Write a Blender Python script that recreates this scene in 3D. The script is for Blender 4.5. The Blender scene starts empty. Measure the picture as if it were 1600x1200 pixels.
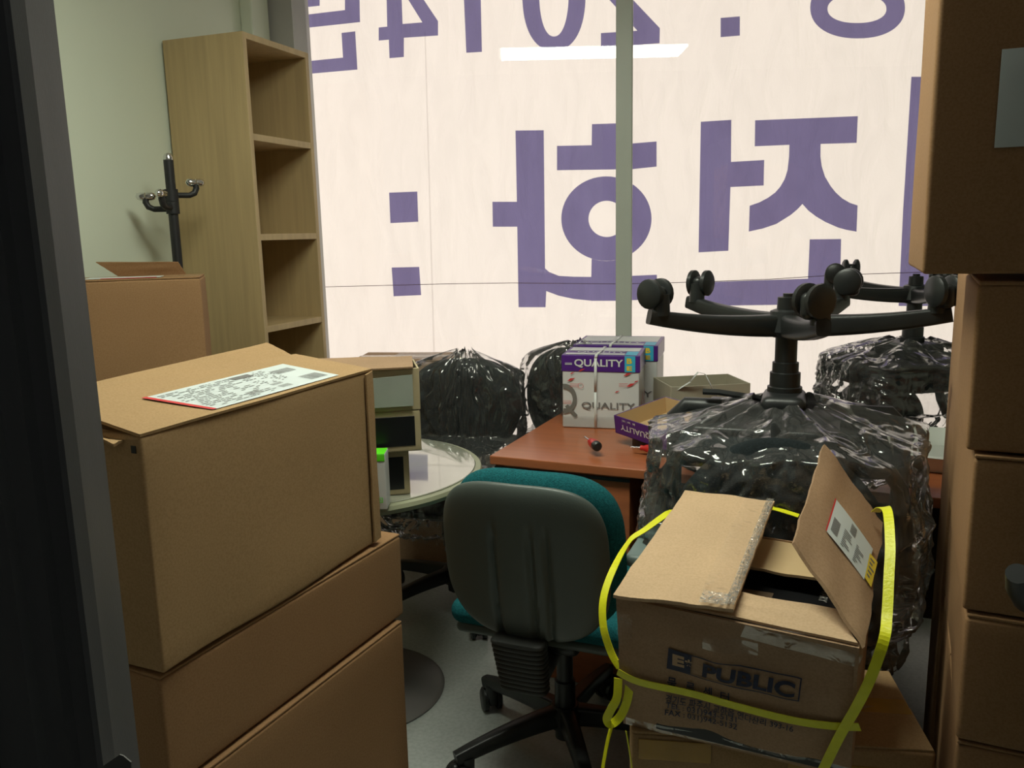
import bpy, bmesh, math, random
import numpy as np
from mathutils import Vector, Matrix, noise
random.seed(7)
PI = math.pi
SC = bpy.context.scene
COL = SC.collection

# ------------------------------------------------------------------ camera, world, lights, exposure
FPX, EYE = 1300.0, 1.4
YAW, PIT, ROL = math.radians(20), math.atan(238/1300), math.radians(1.25)
F0 = Vector((-math.sin(YAW), math.cos(YAW), 0)); R0 = Vector((math.cos(YAW), math.sin(YAW), 0)); UP = Vector((0,0,1))
CF = F0*math.cos(PIT) - UP*math.sin(PIT)
U0 = F0*math.sin(PIT) + UP*math.cos(PIT)
CR = R0*math.cos(ROL) - U0*math.sin(ROL)
CU = U0*math.cos(ROL) + R0*math.sin(ROL)
cam_data = bpy.data.cameras.new('camera'); cam = bpy.data.objects.new('camera', cam_data); COL.objects.link(cam)
cam_data.sensor_width = 36; cam_data.lens = 36*FPX/1600; cam_data.clip_start = 0.02
M = Matrix.Identity(4)
for i in range(3):
    M[i][0], M[i][1], M[i][2] = CR[i], CU[i], -CF[i]
M[2][3] = EYE
cam.matrix_world = M
SC.camera = cam

world = bpy.data.worlds.new('daylight'); SC.world = world; world.use_nodes = True
bg = world.node_tree.nodes['Background']
bg.inputs['Color'].default_value = (1.0, 0.89, 0.80, 1); bg.inputs['Strength'].default_value = 1.34
SC.view_settings.view_transform = 'Standard'; SC.view_settings.look = 'None'
SC.view_settings.exposure = 0.0; SC.view_settings.gamma = 1.0; SC.view_settings.use_curve_mapping = False
LAMP_POWER = 25.0            # radiance of the ceiling fixture's tubes
SC.cycles.max_bounces = 14; SC.cycles.transparent_max_bounces = 24

def ray(x, y): return CF + CR*((x-800)/FPX) - CU*((y-600)/FPX)
def at(x, y, z=None, Y=None, X=None):
    """point in the room seen at a photograph position, on a known height / depth"""
    r = ray(x, y)
    t = (z-EYE)/r.z if z is not None else Y/r.y if Y is not None else X/r.x
    return Vector((r.x*t, r.y*t, r.z*t+EYE))
def atp(x, y, P, n):
    r = ray(x, y); o = Vector((0,0,EYE)); n = Vector(n)
    return o + r*((Vector(P)-o).dot(n)/r.dot(n))

# ------------------------------------------------------------------ materials
def srgb(r, g, b):
    f = lambda c: (c/255/12.92) if c/255 <= .04045 else ((c/255+.055)/1.055)**2.4
    return (f(r), f(g), f(b), 1)
MATS = {}
def mat(name, col, rough=.6, metal=0, var=.08, scale=8, stretch=(1,1,1), bump=0, bscale=60, spec=.5, coat=0, noise2=None):
    if name in MATS: return MATS[name]
    m = bpy.data.materials.new(name); m.use_nodes = True; nt = m.node_tree; N = nt.nodes; L = nt.links
    b = N['Principled BSDF']
    b.inputs['Roughness'].default_value = rough; b.inputs['Metallic'].default_value = metal
    b.inputs['Specular IOR Level'].default_value = spec; b.inputs['Coat Weight'].default_value = coat
    tc = N.new('ShaderNodeTexCoord'); mp = N.new('ShaderNodeMapping'); mp.inputs['Scale'].default_value = stretch
    L.new(tc.outputs['Object'], mp.inputs['Vector'])
    no = N.new('ShaderNodeTexNoise'); no.inputs['Scale'].default_value = scale; no.inputs['Detail'].default_value = 6
    L.new(mp.outputs[0], no.inputs['Vector'])
    cr = N.new('ShaderNodeValToRGB')
    c = Vector(col[:3])
    cr.color_ramp.elements[0].position = .3; cr.color_ramp.elements[1].position = .7
    cr.color_ramp.elements[0].color = (*(c*(1-var)), 1); cr.color_ramp.elements[1].color = (*[min(1, v) for v in c*(1+var)], 1)
    L.new(no.outputs['Fac'], cr.inputs['Fac'])
    out = cr.outputs['Color']
    if noise2:                                  # fine speckle
        n2 = N.new('ShaderNodeTexNoise'); n2.inputs['Scale'].default_value = noise2[0]; n2.inputs['Detail'].default_value = 2
        L.new(tc.outputs['Object'], n2.inputs['Vector'])
        r2 = N.new('ShaderNodeValToRGB'); r2.color_ramp.elements[0].position = .32; r2.color_ramp.elements[1].position = .62
        r2.color_ramp.elements[0].color = (*noise2[1],1); r2.color_ramp.elements[1].color = (1,1,1,1)
        L.new(n2.outputs['Fac'], r2.inputs['Fac'])
        mx = N.new('ShaderNodeMixRGB'); mx.blend_type = 'MULTIPLY'; mx.inputs[0].default_value = 1
        L.new(out, mx.inputs[1]); L.new(r2.outputs['Color'], mx.inputs[2]); out = mx.outputs[0]
    L.new(out, b.inputs['Base Color'])
    if bump:
        bn = N.new('ShaderNodeTexNoise'); bn.inputs['Scale'].default_value = bscale; bn.inputs['Detail'].default_value = 4
        L.new(mp.outputs[0], bn.inputs['Vector'])
        bp = N.new('ShaderNodeBump'); bp.inputs['Strength'].default_value = bump; bp.inputs['Distance'].default_value = .004
        L.new(bn.outputs['Fac'], bp.inputs['Height']); L.new(bp.outputs[0], b.inputs['Normal'])
    MATS[name] = m
    return m
CARD = mat('kraft_cardboard', (.42,.27,.135), .82, var=.06, scale=3, stretch=(1,1,1), bump=.12, bscale=25, spec=.25, noise2=(260,(.86,.84,.80)))
CARD2 = mat('red_brown_cardboard', (.36,.205,.10), .82, var=.06, scale=3, bump=.12, bscale=25, spec=.25, noise2=(260,(.86,.84,.80)))
CARDP = mat('worn_pinkish_cardboard', (.40,.255,.15), .7, var=.12, scale=5, bump=.25, bscale=14, spec=.35, noise2=(240,(.86,.84,.80)))
CARDL = mat('light_cardboard_inside', (.60,.43,.235), .85, var=.05, scale=3, bump=.08, bscale=20, spec=.2)
CARDE = mat('cardboard_cut_edge', (.30,.20,.11), .95, var=.3, scale=120, spec=.1)
TAPE = mat('clear_packing_tape', (.42,.29,.16), .16, var=.08, scale=20, bump=.5, bscale=40, spec=.6)
YTAPE = mat('amber_packing_tape', (.42,.24,.045), .25, var=.1, scale=20, bump=.3, bscale=30)
WHITEP = mat('white_label_paper', (.62,.68,.68), .5, var=.03)
INK = mat('black_print', (.03,.03,.035), .7)
GINK = mat('grey_print', (.16,.155,.15), .7)
BLUEINK = mat('navy_print', (.02,.025,.06), .7, var=.3, scale=60)
REDP = mat('red_print', (.60,.04,.04), .6)
BLACK = mat('black_plastic', (.018,.02,.02), .38, var=.15, scale=20, spec=.5)
BLACKM = mat('matte_black_steel', (.015,.015,.016), .5, bump=.1, bscale=150)
FABRIC = mat('black_fabric', (.014,.02,.022), .9, var=.3, scale=200, bump=.4, bscale=400, spec=.2)
TEAL = mat('teal_fabric', (.012,.115,.13), .95, var=.35, scale=240, bump=.6, bscale=450, spec=.15)
SHELL = mat('grey_green_plastic', (.085,.105,.095), .42, var=.04, scale=8, bump=.08, bscale=300)
ARMP = mat('light_grey_green_plastic', (.16,.22,.21), .45, var=.04)
WOODL = mat('pale_maple_laminate', (.47,.345,.175), .5, var=.10, scale=3, stretch=(14,14,.7), bump=.03, bscale=20, spec=.4)
WOODD = mat('cherry_laminate', (.40,.125,.048), .30, var=.10, scale=4, stretch=(1.2,10,10), bump=.02, bscale=20, spec=.55)
WALLM = mat('pale_green_white_paint', (.70,.75,.62), .75, var=.02, scale=2, bump=.05, bscale=120)
PIERM = mat('grey_paint', (.42,.42,.40), .75, var=.02)
ALU = mat('grey_aluminium', (.56,.60,.53), .4, metal=0, var=.02)
DOORM = mat('charcoal_door_paint', (.18,.185,.195), .35, var=.12, scale=4, stretch=(6,6,.6), bump=.05, bscale=200)
FLOORM = mat('grey_vinyl_floor', (.42,.45,.43), .33, var=.10, scale=5, bump=.03, bscale=60, noise2=(90,(.84,.85,.84)))
CHROME = mat('chrome', (.75,.75,.75), .15, metal=1)
RIM = mat('olive_grey_rim', (.32,.33,.22), .4, var=.04)
TTOP = mat('olive_grey_tabletop', (.33,.34,.27), .06, var=.05, spec=.9, coat=1.0)
PURPLE = mat('purple_print', (.085,.02,.22), .35, var=.06)
WHITEC = mat('white_coated_carton', (.66,.67,.66), .4, var=.03)
STRAPW = mat('white_strap', (.70,.72,.70), .35)
YELLOW = mat('yellow_strap', (.80,.80,.015), .38, var=.06, scale=30, bump=.2, bscale=200)
REDPL = mat('red_plastic', (.55,.025,.02), .3)
GREEN = mat('lime_green_print', (.13,.80,.02), .4)
CYAN = mat('cyan_print', (.05,.45,.65), .4)
YEL = mat('yellow_print', (.80,.60,.05), .5)
GREYC = mat('grey_card', (.33,.36,.31), .45)
DARKB = mat('glossy_black_card', (.008,.008,.009), .35)
PAPERT = mat('grey_masking_tape', (.20,.20,.19), .7)
BELLOW = mat('black_rubber', (.03,.032,.03), .6)
CEIL = mat('ceiling_white', (.7,.7,.68), .8)
DARKW = mat('corridor_dark_paint', (.16,.15,.14), .8)

def m_emit(name, col, s):
    m = bpy.data.materials.new(name); m.use_nodes = True; N = m.node_tree.nodes
    b = N['Principled BSDF']; b.inputs['Base Color'].default_value = (.8,.8,.8,1)
    b.inputs['Emission Color'].default_value = col; b.inputs['Emission Strength'].default_value = s
    return m
LAMPM = m_emit('fluorescent_diffuser', (.96,1.0,.84,1), LAMP_POWER)

def m_banner(name, col, var):
    m = bpy.data.materials.new(name); m.use_nodes = True; nt = m.node_tree; N = nt.nodes; L = nt.links
    N.remove(N['Principled BSDF']); out = N['Material Output']
    tr = N.new('ShaderNodeBsdfTranslucent'); df = N.new('ShaderNodeBsdfDiffuse'); mx = N.new('ShaderNodeMixShader'); mx.inputs[0].default_value = .25
    tc = N.new('ShaderNodeTexCoord')
    # faint wrinkle shading put into the colour; bump hardly shows when backlit
    mp = N.new('ShaderNodeMapping'); mp.inputs['Scale'].default_value = (5, 5, 1.4); L.new(tc.outputs['Object'], mp.inputs['Vector'])
    n1 = N.new('ShaderNodeTexNoise'); n1.inputs['Scale'].default_value = 2.2; n1.inputs['Detail'].default_value = 5; n1.inputs['Distortion'].default_value = 1.2
    L.new(mp.outputs[0], n1.inputs['Vector'])
    n2 = N.new('ShaderNodeTexNoise'); n2.inputs['Scale'].default_value = .7; n2.inputs['Detail'].default_value = 2
    L.new(tc.outputs['Object'], n2.inputs['Vector'])
    cr = N.new('ShaderNodeValToRGB'); c = Vector(col)
    cr.color_ramp.elements[0].position = .35; cr.color_ramp.elements[1].position = .62
    cr.color_ramp.elements[0].color = (*(c*(1-var)),1); cr.color_ramp.elements[1].color = (*c,1)
    L.new(n1.outputs['Fac'], cr.inputs['Fac'])
    bp = N.new('ShaderNodeBump'); bp.inputs['Strength'].default_value = .6; bp.inputs['Distance'].default_value = .02
    L.new(n1.outputs['Fac'], bp.inputs['Height'])
    L.new(cr.outputs[0], tr.inputs['Color']); df.inputs['Color'].default_value = (*[min(1,v*.8) for v in col],1)
    L.new(bp.outputs[0], tr.inputs['Normal']); L.new(bp.outputs[0], df.inputs['Normal'])
    L.new(tr.outputs[0], mx.inputs[1]); L.new(df.outputs[0], mx.inputs[2]); L.new(mx.outputs[0], out.inputs['Surface'])
    return m
BANNER = m_banner('white_banner_cloth', (.95,.93,.90), .05)
BINK = m_banner('purple_banner_ink', (.26,.24,.47), .06)
BSEAM = m_banner('banner_seam', (.985,.97,.97), .02)

def m_clear(name, fac_scale, rough, milk, bump, bscale, tint=(1,1,1), dist=.01):
    m = bpy.data.materials.new(name); m.use_nodes = True; nt = m.node_tree; N = nt.nodes; L = nt.links
    N.remove(N['Principled BSDF']); out = N['Material Output']
    tp = N.new('ShaderNodeBsdfTransparent'); tp.inputs['Color'].default_value = (*tint,1)
    gl = N.new('ShaderNodeBsdfGlossy'); gl.inputs['Roughness'].default_value = rough
    fr = N.new('ShaderNodeFresnel'); fr.inputs['IOR'].default_value = 1.5
    mu = N.new('ShaderNodeMath'); mu.operation = 'MULTIPLY'; mu.use_clamp = True; mu.inputs[1].default_value = fac_scale
    L.new(fr.outputs[0], mu.inputs[0])
    mx = N.new('ShaderNodeMixShader'); L.new(mu.outputs[0], mx.inputs[0]); L.new(tp.outputs[0], mx.inputs[1]); L.new(gl.outputs[0], mx.inputs[2])
    last = mx
    if bump:
        tc = N.new('ShaderNodeTexCoord'); mp = N.new('ShaderNodeMapping'); mp.inputs['Scale'].default_value = (1,1,.6)
        L.new(tc.outputs['Object'], mp.inputs['Vector'])
        n = N.new('ShaderNodeTexNoise'); n.noise_type = 'RIDGED_MULTIFRACTAL'; n.inputs['Scale'].default_value = bscale; n.inputs['Detail'].default_value = 3; n.inputs['Distortion'].default_value = .8
        L.new(mp.outputs[0], n.inputs['Vector'])
        bp = N.new('ShaderNodeBump'); bp.inputs['Strength'].default_value = bump; bp.inputs['Distance'].default_value = dist
        L.new(n.outputs['Fac'], bp.inputs['Height']); L.new(bp.outputs[0], gl.inputs['Normal']); L.new(bp.outputs[0], fr.inputs['Normal'])
    if milk:
        d = N.new('ShaderNodeBsdfTranslucent'); d.inputs['Color'].default_value = (.8,.82,.80,1)
        d2 = N.new('ShaderNodeBsdfDiffuse'); d2.inputs['Color'].default_value = (.8,.82,.80,1)
        m1 = N.new('ShaderNodeMixShader'); L.new(d.outputs[0], m1.inputs[1]); L.new(d2.outputs[0], m1.inputs[2])
        m2 = N.new('ShaderNodeMixShader'); m2.inputs[0].default_value = milk
        L.new(mx.outputs[0], m2.inputs[1]); L.new(m1.outputs[0], m2.inputs[2]); last = m2
    L.new(last.outputs[0], out.inputs['Surface'])
    return m
GLASS = m_clear('window_glass', 1.6, 0.0, 0, 0, 1)
PLASTIC = m_clear('clear_plastic_film', 2.0, .11, .065, 1.0, 14, dist=.03)
FILM = m_clear('clear_tape_film', .25, .2, .03, .8, 40)

# ------------------------------------------------------------------ mesh helpers
class MB:
    def __init__(s): s.bm = bmesh.new()
    def face(s, pts):
        vs = [s.bm.verts.new(p) for p in pts]
        try: return s.bm.faces.new(vs)
        except ValueError: return None
    def hexa(s, b, t):
        v = [s.bm.verts.new(p) for p in list(b)+list(t)]
        for f in ((3,2,1,0),(4,5,6,7),(0,1,5,4),(1,2,6,5),(2,3,7,6),(3,0,4,7)): s.bm.faces.new([v[i] for i in f])
        return s
    def box(s, c, d, rz=0):
        c = Vector(c); x,y,z = d[0]/2,d[1]/2,d[2]/2; R = Matrix.Rotation(rz,3,'Z')
        P = [c+R@Vector(p) for p in ((-x,-y,-z),(x,-y,-z),(x,y,-z),(-x,y,-z),(-x,-y,z),(x,-y,z),(x,y,z),(-x,y,z))]
        return s.hexa(P[:4], P[4:])
    def rbox(s, c, d, r=.006, n=8, amp=0, seed=0, fn=None, M=None):
        """rounded box made of a fine grid; amp = gentle dents"""
        c = Vector(c); h = [v/2 for v in d]; r = min(r, *h)
        def ax(L):
            inner = [(-L+r)+(2*L-2*r)*i/n for i in range(n+1)]
            return [-L,-L+.3*r,-L+.65*r]+inner+[L-.65*r,L-.3*r,L]
        A = [ax(v) for v in h]; key = {}
        def V(p):
            k = tuple(round(v,6) for v in p)
            if k in key: return key[k]
            q = Vector([max(-h[i]+r,min(h[i]-r,p[i])) for i in range(3)]); dlt = Vector(p)-q
            w = q+dlt.normalized()*r if dlt.length>1e-9 else q
            if amp:
                nz = noise.noise(Vector((seed*3.1+w.x*4,seed+w.y*4,w.z*4))); w = w+dlt.normalized()*amp*nz if dlt.length>1e-9 else w
            if fn: w = fn(w)
            if M is not None: w = M@w
            key[k] = s.bm.verts.new(c+w); return key[k]
        for a in range(3):
            b_,c_ = (a+1)%3,(a+2)%3
            for sgn in (-1,1):
                for i in range(len(A[b_])-1):
                    for j in range(len(A[c_])-1):
                        q=[]
                        for (ii,jj) in ((i,j),(i+1,j),(i+1,j+1),(i,j+1)):
                            p=[0,0,0]; p[a]=sgn*h[a]; p[b_]=A[b_][ii]; p[c_]=A[c_][jj]; q.append(V(p))
                        if sgn<0: q.reverse()
                        if len(set(q))>2:
                            try: s.bm.faces.new(q)
                            except ValueError: pass
        return s
    def tube(s, pts, r, seg=12, caps=True, sx=1, sy=1, up=None, e=1.0):
        pts = [Vector(p) for p in pts]; n = len(pts)
        rs = r if isinstance(r,(list,tuple)) else [r]*n
        rings=[]; prev=None
        for i,p in enumerate(pts):
            t = (pts[min(i+1,n-1)]-pts[max(i-1,0)]).normalized()
            if up is not None: a = Vector(up)-t*t.dot(Vector(up))
            elif prev is None: a = t.orthogonal()
            else: a = prev-t*prev.dot(t)
            a.normalize(); prev=a; b=t.cross(a)
            cs=lambda v:math.copysign(abs(v)**e,v)
            rings.append([s.bm.verts.new(p+(a*cs(math.cos(k*2*PI/seg))*sx+b*cs(math.sin(k*2*PI/seg))*sy)*rs[i]) for k in range(seg)])
        for i in range(n-1):
            for k in range(seg):
                s.bm.faces.new((rings[i][k],rings[i][(k+1)%seg],rings[i+1][(k+1)%seg],rings[i+1][k]))
        if caps:
            s.bm.faces.new(rings[0][::-1]); s.bm.faces.new(rings[-1])
        return s
    def lathe(s, prof, seg=32, c=(0,0,0), axis='Z'):
        c=Vector(c); rings=[]
        for (r,z) in prof:
            if r<1e-6: rings.append([s.bm.verts.new(c+({'Z':Vector((0,0,z)),'X':Vector((z,0,0)),'Y':Vector((0,z,0))}[axis]))])
            else:
                ring=[]
                for k in range(seg):
                    a=k*2*PI/seg; x,y=r*math.cos(a),r*math.sin(a)
                    ring.append(s.bm.verts.new(c+{'Z':Vector((x,y,z)),'X':Vector((z,x,y)),'Y':Vector((y,z,x))}[axis]))
                rings.append(ring)
        for A,B in zip(rings[:-1],rings[1:]):
            if len(A)==1 and len(B)==1: continue
            for k in range(seg):
                k2=(k+1)%seg
                if len(A)==1: s.bm.faces.new((A[0],B[k2],B[k]))
                elif len(B)==1: s.bm.faces.new((A[k],A[k2],B[0]))
                else: s.bm.faces.new((A[k],A[k2],B[k2],B[k]))
        return s
    def pad(s, W, H, T, n=3.5, fn=None, nu=28, nv=36, p=6, M=Matrix.Identity(4)):
        """cushion / shell: superellipse outline in XZ, thickness along Y; fn(x,z,side)->(dx,dy,dz)"""
        us=[math.sin((i/nu-.5)*PI) for i in range(nu+1)]; vs=[math.sin((j/nv-.5)*PI)*.9995 for j in range(nv+1)]
        g={}
        for side in (-1,1):
            for i,u in enumerate(us):
                for j,v in enumerate(vs):
                    edge=i in(0,nu) or j in (0,nv)
                    if edge and side==1: g[(side,i,j)]=g[(-1,i,j)]; continue
                    x=W/2*u*(1-abs(v)**n)**(1/n); z=H/2*v
                    t=T/2*math.sqrt(max(0,1-abs(u)**p))*math.sqrt(max(0,1-abs(v)**p))
                    P=Vector((x,side*t,z))
                    if fn: P=P+Vector(fn(x,z,side if not edge else 0))
                    g[(side,i,j)]=s.bm.verts.new(M@P)
            for i in range(nu):
                for j in range(nv):
                    q=[g[(side,i,j)],g[(side,i+1,j)],g[(side,i+1,j+1)],g[(side,i,j+1)]]
                    if side>0:q.reverse()
                    try:s.bm.faces.new(q)
                    except ValueError:pass
        return s
    def prism(s, pts, vec):
        """extrude a polygon (list of 3D points) along vec"""
        vec=Vector(vec); a=[s.bm.verts.new(p) for p in pts]; b=[s.bm.verts.new(Vector(p)+vec) for p in pts]
        s.bm.faces.new(a[::-1]); s.bm.faces.new(b)
        for i in range(len(a)):
            j=(i+1)%len(a); s.bm.faces.new((a[i],a[j],b[j],b[i]))
        return s
    def slab(s, P, t, n=6, bend=0, seed=0, amp=0):
        """cardboard sheet: quad corners P (4 points, in order), thickness t, gently bent / dented"""
        P=[Vector(p) for p in P]; nn=(P[1]-P[0]).cross(P[3]-P[0]).normalized(); V={}
        for side in (0,1):
            for i in range(n+1):
                for j in range(n+1):
                    u,v=i/n,j/n
                    p=P[0]*(1-u)*(1-v)+P[1]*u*(1-v)+P[2]*u*v+P[3]*(1-u)*v
                    off=bend*math.sin(PI*u)*math.sin(PI*v)+amp*noise.noise(Vector((u*3+seed,v*3,seed)))
                    e=1 if (i in(0,n) or j in(0,n)) else 0
                    p=p+nn*(off+side*t)
                    if e and amp: p=p+Vector((noise.noise(Vector((u*7,v*7,seed+5))),noise.noise(Vector((u*7,v*7,seed+9))),0))*amp*.8
                    V[side,i,j]=s.bm.verts.new(p)
            for i in range(n):
                for j in range(n):
                    q=[V[side,i,j],V[side,i+1,j],V[side,i+1,j+1],V[side,i,j+1]]
                    if side==0:q.reverse()
                    s.bm.faces.new(q)
        ring=[(i,0) for i in range(n)]+[(n,j) for j in range(n)]+[(i,n) for i in range(n,0,-1)]+[(0,j) for j in range(n,0,-1)]
        for k in range(len(ring)):
            a,b=ring[k],ring[(k+1)%len(ring)]
            s.bm.faces.new((V[0,a[0],a[1]],V[0,b[0],b[1]],V[1,b[0],b[1]],V[1,a[0],a[1]]))
        return s
    def obj(s, name, m, parent=None, bevel=0, smooth=True, angle=40):
        bmesh.ops.recalc_face_normals(s.bm, faces=s.bm.faces)
        if smooth:
            for f in s.bm.faces: f.smooth=True
            for e in s.bm.edges:
                if len(e.link_faces)==2 and e.calc_face_angle(0)>math.radians(angle): e.smooth=False
        me=bpy.data.meshes.new(name); s.bm.to_mesh(me); s.bm.free(); me.materials.append(m)
        o=bpy.data.objects.new(name,me); COL.objects.link(o)
        if parent: o.parent=parent
        if bevel:
            b=o.modifiers.new('bevel','BEVEL'); b.width=bevel; b.segments=2; b.limit_method='ANGLE'
        return o
def thing(name,label,cat,loc=(0,0,0),rz=0,group=None,rot=None):
    o=bpy.data.objects.new(name,None); COL.objects.link(o); o.empty_display_size=.1
    o.location=loc; o.rotation_euler=rot or (0,0,rz); o['label']=label; o['category']=cat
    if group:o['group']=group
    return o
def tag(o,label,cat,group=None):
    o['label']=label;o['category']=cat
    if group:o['group']=group
    return o
def struct(o,label=None):
    o['kind']='structure'
    if label:o['label']=label
    return o
def text_pts(body,size,bold=0,space=1.0,shear=0):
    c=bpy.data.curves.new('t','FONT'); c.body=body; c.size=size; c.offset=bold; c.space_character=space; c.shear=shear; c.resolution_u=4
    o=bpy.data.objects.new('t',c); COL.objects.link(o); bpy.context.view_layer.update()
    me=bpy.data.meshes.new_from_object(o.evaluated_get(bpy.context.evaluated_depsgraph_get()))
    V=[v.co.copy() for v in me.vertices]; Fc=[list(p.vertices) for p in me.polygons]
    bpy.data.objects.remove(o); bpy.data.curves.remove(c); bpy.data.meshes.remove(me)
    return V,Fc
def add_text(mb,body,size,fn,bold=0,width=None,space=1.0,height=None):
    """text laid on a surface: fn(x,y)->3D point; optional exact width"""
    V,Fc=text_pts(body,size,bold,space)
    if not V: return
    x0=min(v.x for v in V); x1=max(v.x for v in V); y0=min(v.y for v in V); y1=max(v.y for v in V)
    kx=(width/(x1-x0)) if width else 1; ky=(height/(y1-y0)) if height else kx
    vs=[mb.bm.verts.new(fn((v.x-x0)*kx,(v.y-y0)*ky)) for v in V]
    for f in Fc:
        try: mb.bm.faces.new([vs[i] for i in f])
        except ValueError: pass
def decal(mb,fn,x0,y0,x1,y1):
    mb.face([fn(x0,y0),fn(x1,y0),fn(x1,y1),fn(x0,y1)])

# ------------------------------------------------------------------ the room
LX=-2.31
GC,GS=math.cos(math.radians(10)),math.sin(math.radians(10)); GP=Vector((-.78,3.6,0)); GD=Vector((GC,GS,0)); GN=Vector((-GS,GC,0))
def wl(s,off,z): return GP+GD*s+GN*off+Vector((0,0,z))     # along the window wall
def wbox(mb,s0,s1,o0,o1,z0,z1):
    mb.hexa([wl(s0,o0,z0),wl(s1,o0,z0),wl(s1,o1,z0),wl(s0,o1,z0)],[wl(s0,o0,z1),wl(s1,o0,z1),wl(s1,o1,z1),wl(s0,o1,z1)])
fpoly=lambda z:[(-2.43,-1.42,z),(2.04,-1.42,z),(2.04,wl(2.86,.1,0).y,z),(-2.43,wl(-1.675,.1,0).y,z)]
struct(MB().prism(fpoly(-.1),(0,0,.1)).obj('floor',FLOORM,smooth=False))
struct(MB().prism(fpoly(2.6),(0,0,.1)).obj('ceiling',CEIL,smooth=False))
struct(MB().box((LX-.06,.97,1.3),(.12,4.78,2.6)).obj('wall_left',WALLM))
struct(MB().box((1.98,2.8,2.0),(.12,8.4,4.0)).obj('wall_right_with_shade_fin',WALLM))  # room wall plus an unseen fin added outside to darken the banner's right side
mb=MB(); mb.box((-1.46,.41,1.3),(1.66,.11,2.6)); mb.box((1.15,.41,1.3),(1.55,.11,2.6)); mb.box((-.12,.41,2.4),(1.04,.11,.4))
struct(mb.obj('wall_back',DARKW))
struct(MB().box((-.2,-1.35,1.3),(5.4,.1,2.6)).obj('wall_corridor',DARKW))
mb=MB(); wbox(mb,-1.55,2.73,-.06,.10,0,.34); struct(mb.obj('wall_front',WALLM))
mb=MB(); wbox(mb,-1.55,2.73,-.06,.10,2.5,2.6); struct(mb.obj('trim_1',PIERM))
px_r=at(486,83,Y=3.38).x
mb=MB(); mb.hexa([(LX,3.25,0),(px_r,3.25,0),(px_r,3.38,0),(LX,3.36,0)],[(LX,3.25,2.6),(px_r,3.25,2.6),(px_r,3.38,2.6),(LX,3.36,2.6)])
struct(mb.obj('wall_pier',PIERM))
mb=MB(); mb.box((LX+.03,3.17,1.3),(.06,.12,2.6)); struct(mb.obj('trim_2',WALLM,bevel=.006))
# window
wf=thing('window_1','','window'); del wf['label']; del wf['category']; wf['kind']='structure'
a=at(963,300,Y=3.6); 
def s_at(x,y): 
    p=atp(x,y,GP,GN); return (p-GP).dot(GD)
s0,s1=s_at(963,300),s_at(988,300)
mb=MB(); wbox(mb,s0,s1,-.05,.03,.34,2.5); mb.obj('mullion',ALU,wf,bevel=.004)
mb=MB(); wbox(mb,-1.42,2.7,-.05,.03,.34,.39); wbox(mb,-1.42,2.7,-.05,.03,2.46,2.5); wbox(mb,-1.44,-1.405,-.03,.03,.34,2.5); wbox(mb,2.66,2.7,-.05,.03,.34,2.5)
mb.obj('window_frame',ALU,wf)
mb=MB(); mb.face([wl(-1.4,-.004,.36),wl(s0,-.004,.36),wl(s0,-.004,2.48),wl(-1.4,-.004,2.48)]); mb.obj('glass_pane',GLASS,wf,smooth=False)
mb=MB(); mb.face([wl(s1,-.004,.36),wl(2.69,-.004,.36),wl(2.69,-.004,2.48),wl(s1,-.004,2.48)]); mb.obj('glass_pane',GLASS,wf,smooth=False)
# banner outside the glass, seen from its back so the writing is mirrored
BO=.16
def bp_(x,y,lift=0): return atp(x,y,GP+GN*(BO-lift),GN)
ban=thing('banner','large white translucent banner with mirrored purple Korean writing hung outside the window','banner',wl(0,BO,0))
def loc(o): 
    return o
mb=MB()
nx,nz=60,40
g=[[mb.bm.verts.new(wl(-1.66+i*4.32/nx,0,-.1+j*3.1/nz)-GP) for j in range(nz+1)] for i in range(nx+1)]
for i in range(nx):
    for j in range(nz): mb.bm.faces.new((g[i][j],g[i+1][j],g[i+1][j+1],g[i][j+1]))
mb.obj('cloth',BANNER,ban)
BL=Vector(ban.location)
def letter(polys,name='letter'):
    """each poly: outline + optional holes, photograph positions projected on the banner's own plane"""
    mb=MB()
    for P in polys:
        edges=[]
        for loop in P:
            vs=[mb.bm.verts.new(bp_(x,y,.003)-BL) for x,y in loop]
            edges+=[mb.bm.edges.new((vs[k],vs[(k+1)%len(vs)])) for k in range(len(vs))]
        bmesh.ops.triangle_fill(mb.bm,use_beauty=True,use_dissolve=False,edges=edges)
    return mb.obj(name,BINK,ban,smooth=False)
def ell(cx,cy,rx,ry,n=64,e=2.0):
    return [(cx+rx*math.copysign(abs(math.cos(t))**(2/e),math.cos(t)),cy+ry*math.copysign(abs(math.sin(t))**(2/e),math.sin(t))) for t in [k*2*PI/n for k in range(n)]]
letter([[[(603,-52),(627.5,-52),(684.4,33),(684.4,55.5),(631,59),(631,89),(608.6,91),(607.5,62),(591.7,63.4),(591.7,43),(605,41.6)],[(629,37.5),(660,35),(627,-18)]]])
letter([[[(723.5,-55),(750,-55),(753,81),(728.6,82.5),(725,0)]]])
letter([[ell(865.5,-12,49.5,91,e=2.3),ell(865.5,-12,23,69,e=2.2)]])
letter([[[(939,51.7),(939,74.6),(1030.5,67.5),(1031,44),(940,-52),(925,-30),(996,48)]]])
letter([[[(1126,28),(1156,25.6),(1156,55.6),(1126,58)]]])
letter([[ell(1340,12,74,48,e=2.2),ell(1339,14,46,22,e=2.2)]])
letter([[[(533.6,51.4),(555,49),(558.4,108.7),(470,116.5),(470,96.7),(536,90)]],[[(539,-60),(560.6,-60),(562.5,34.5),(470,44.5),(470,24),(539,15.7)]],[[(470,-50),(499.5,-50),(499.5,9),(470,12)]]])
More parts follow.
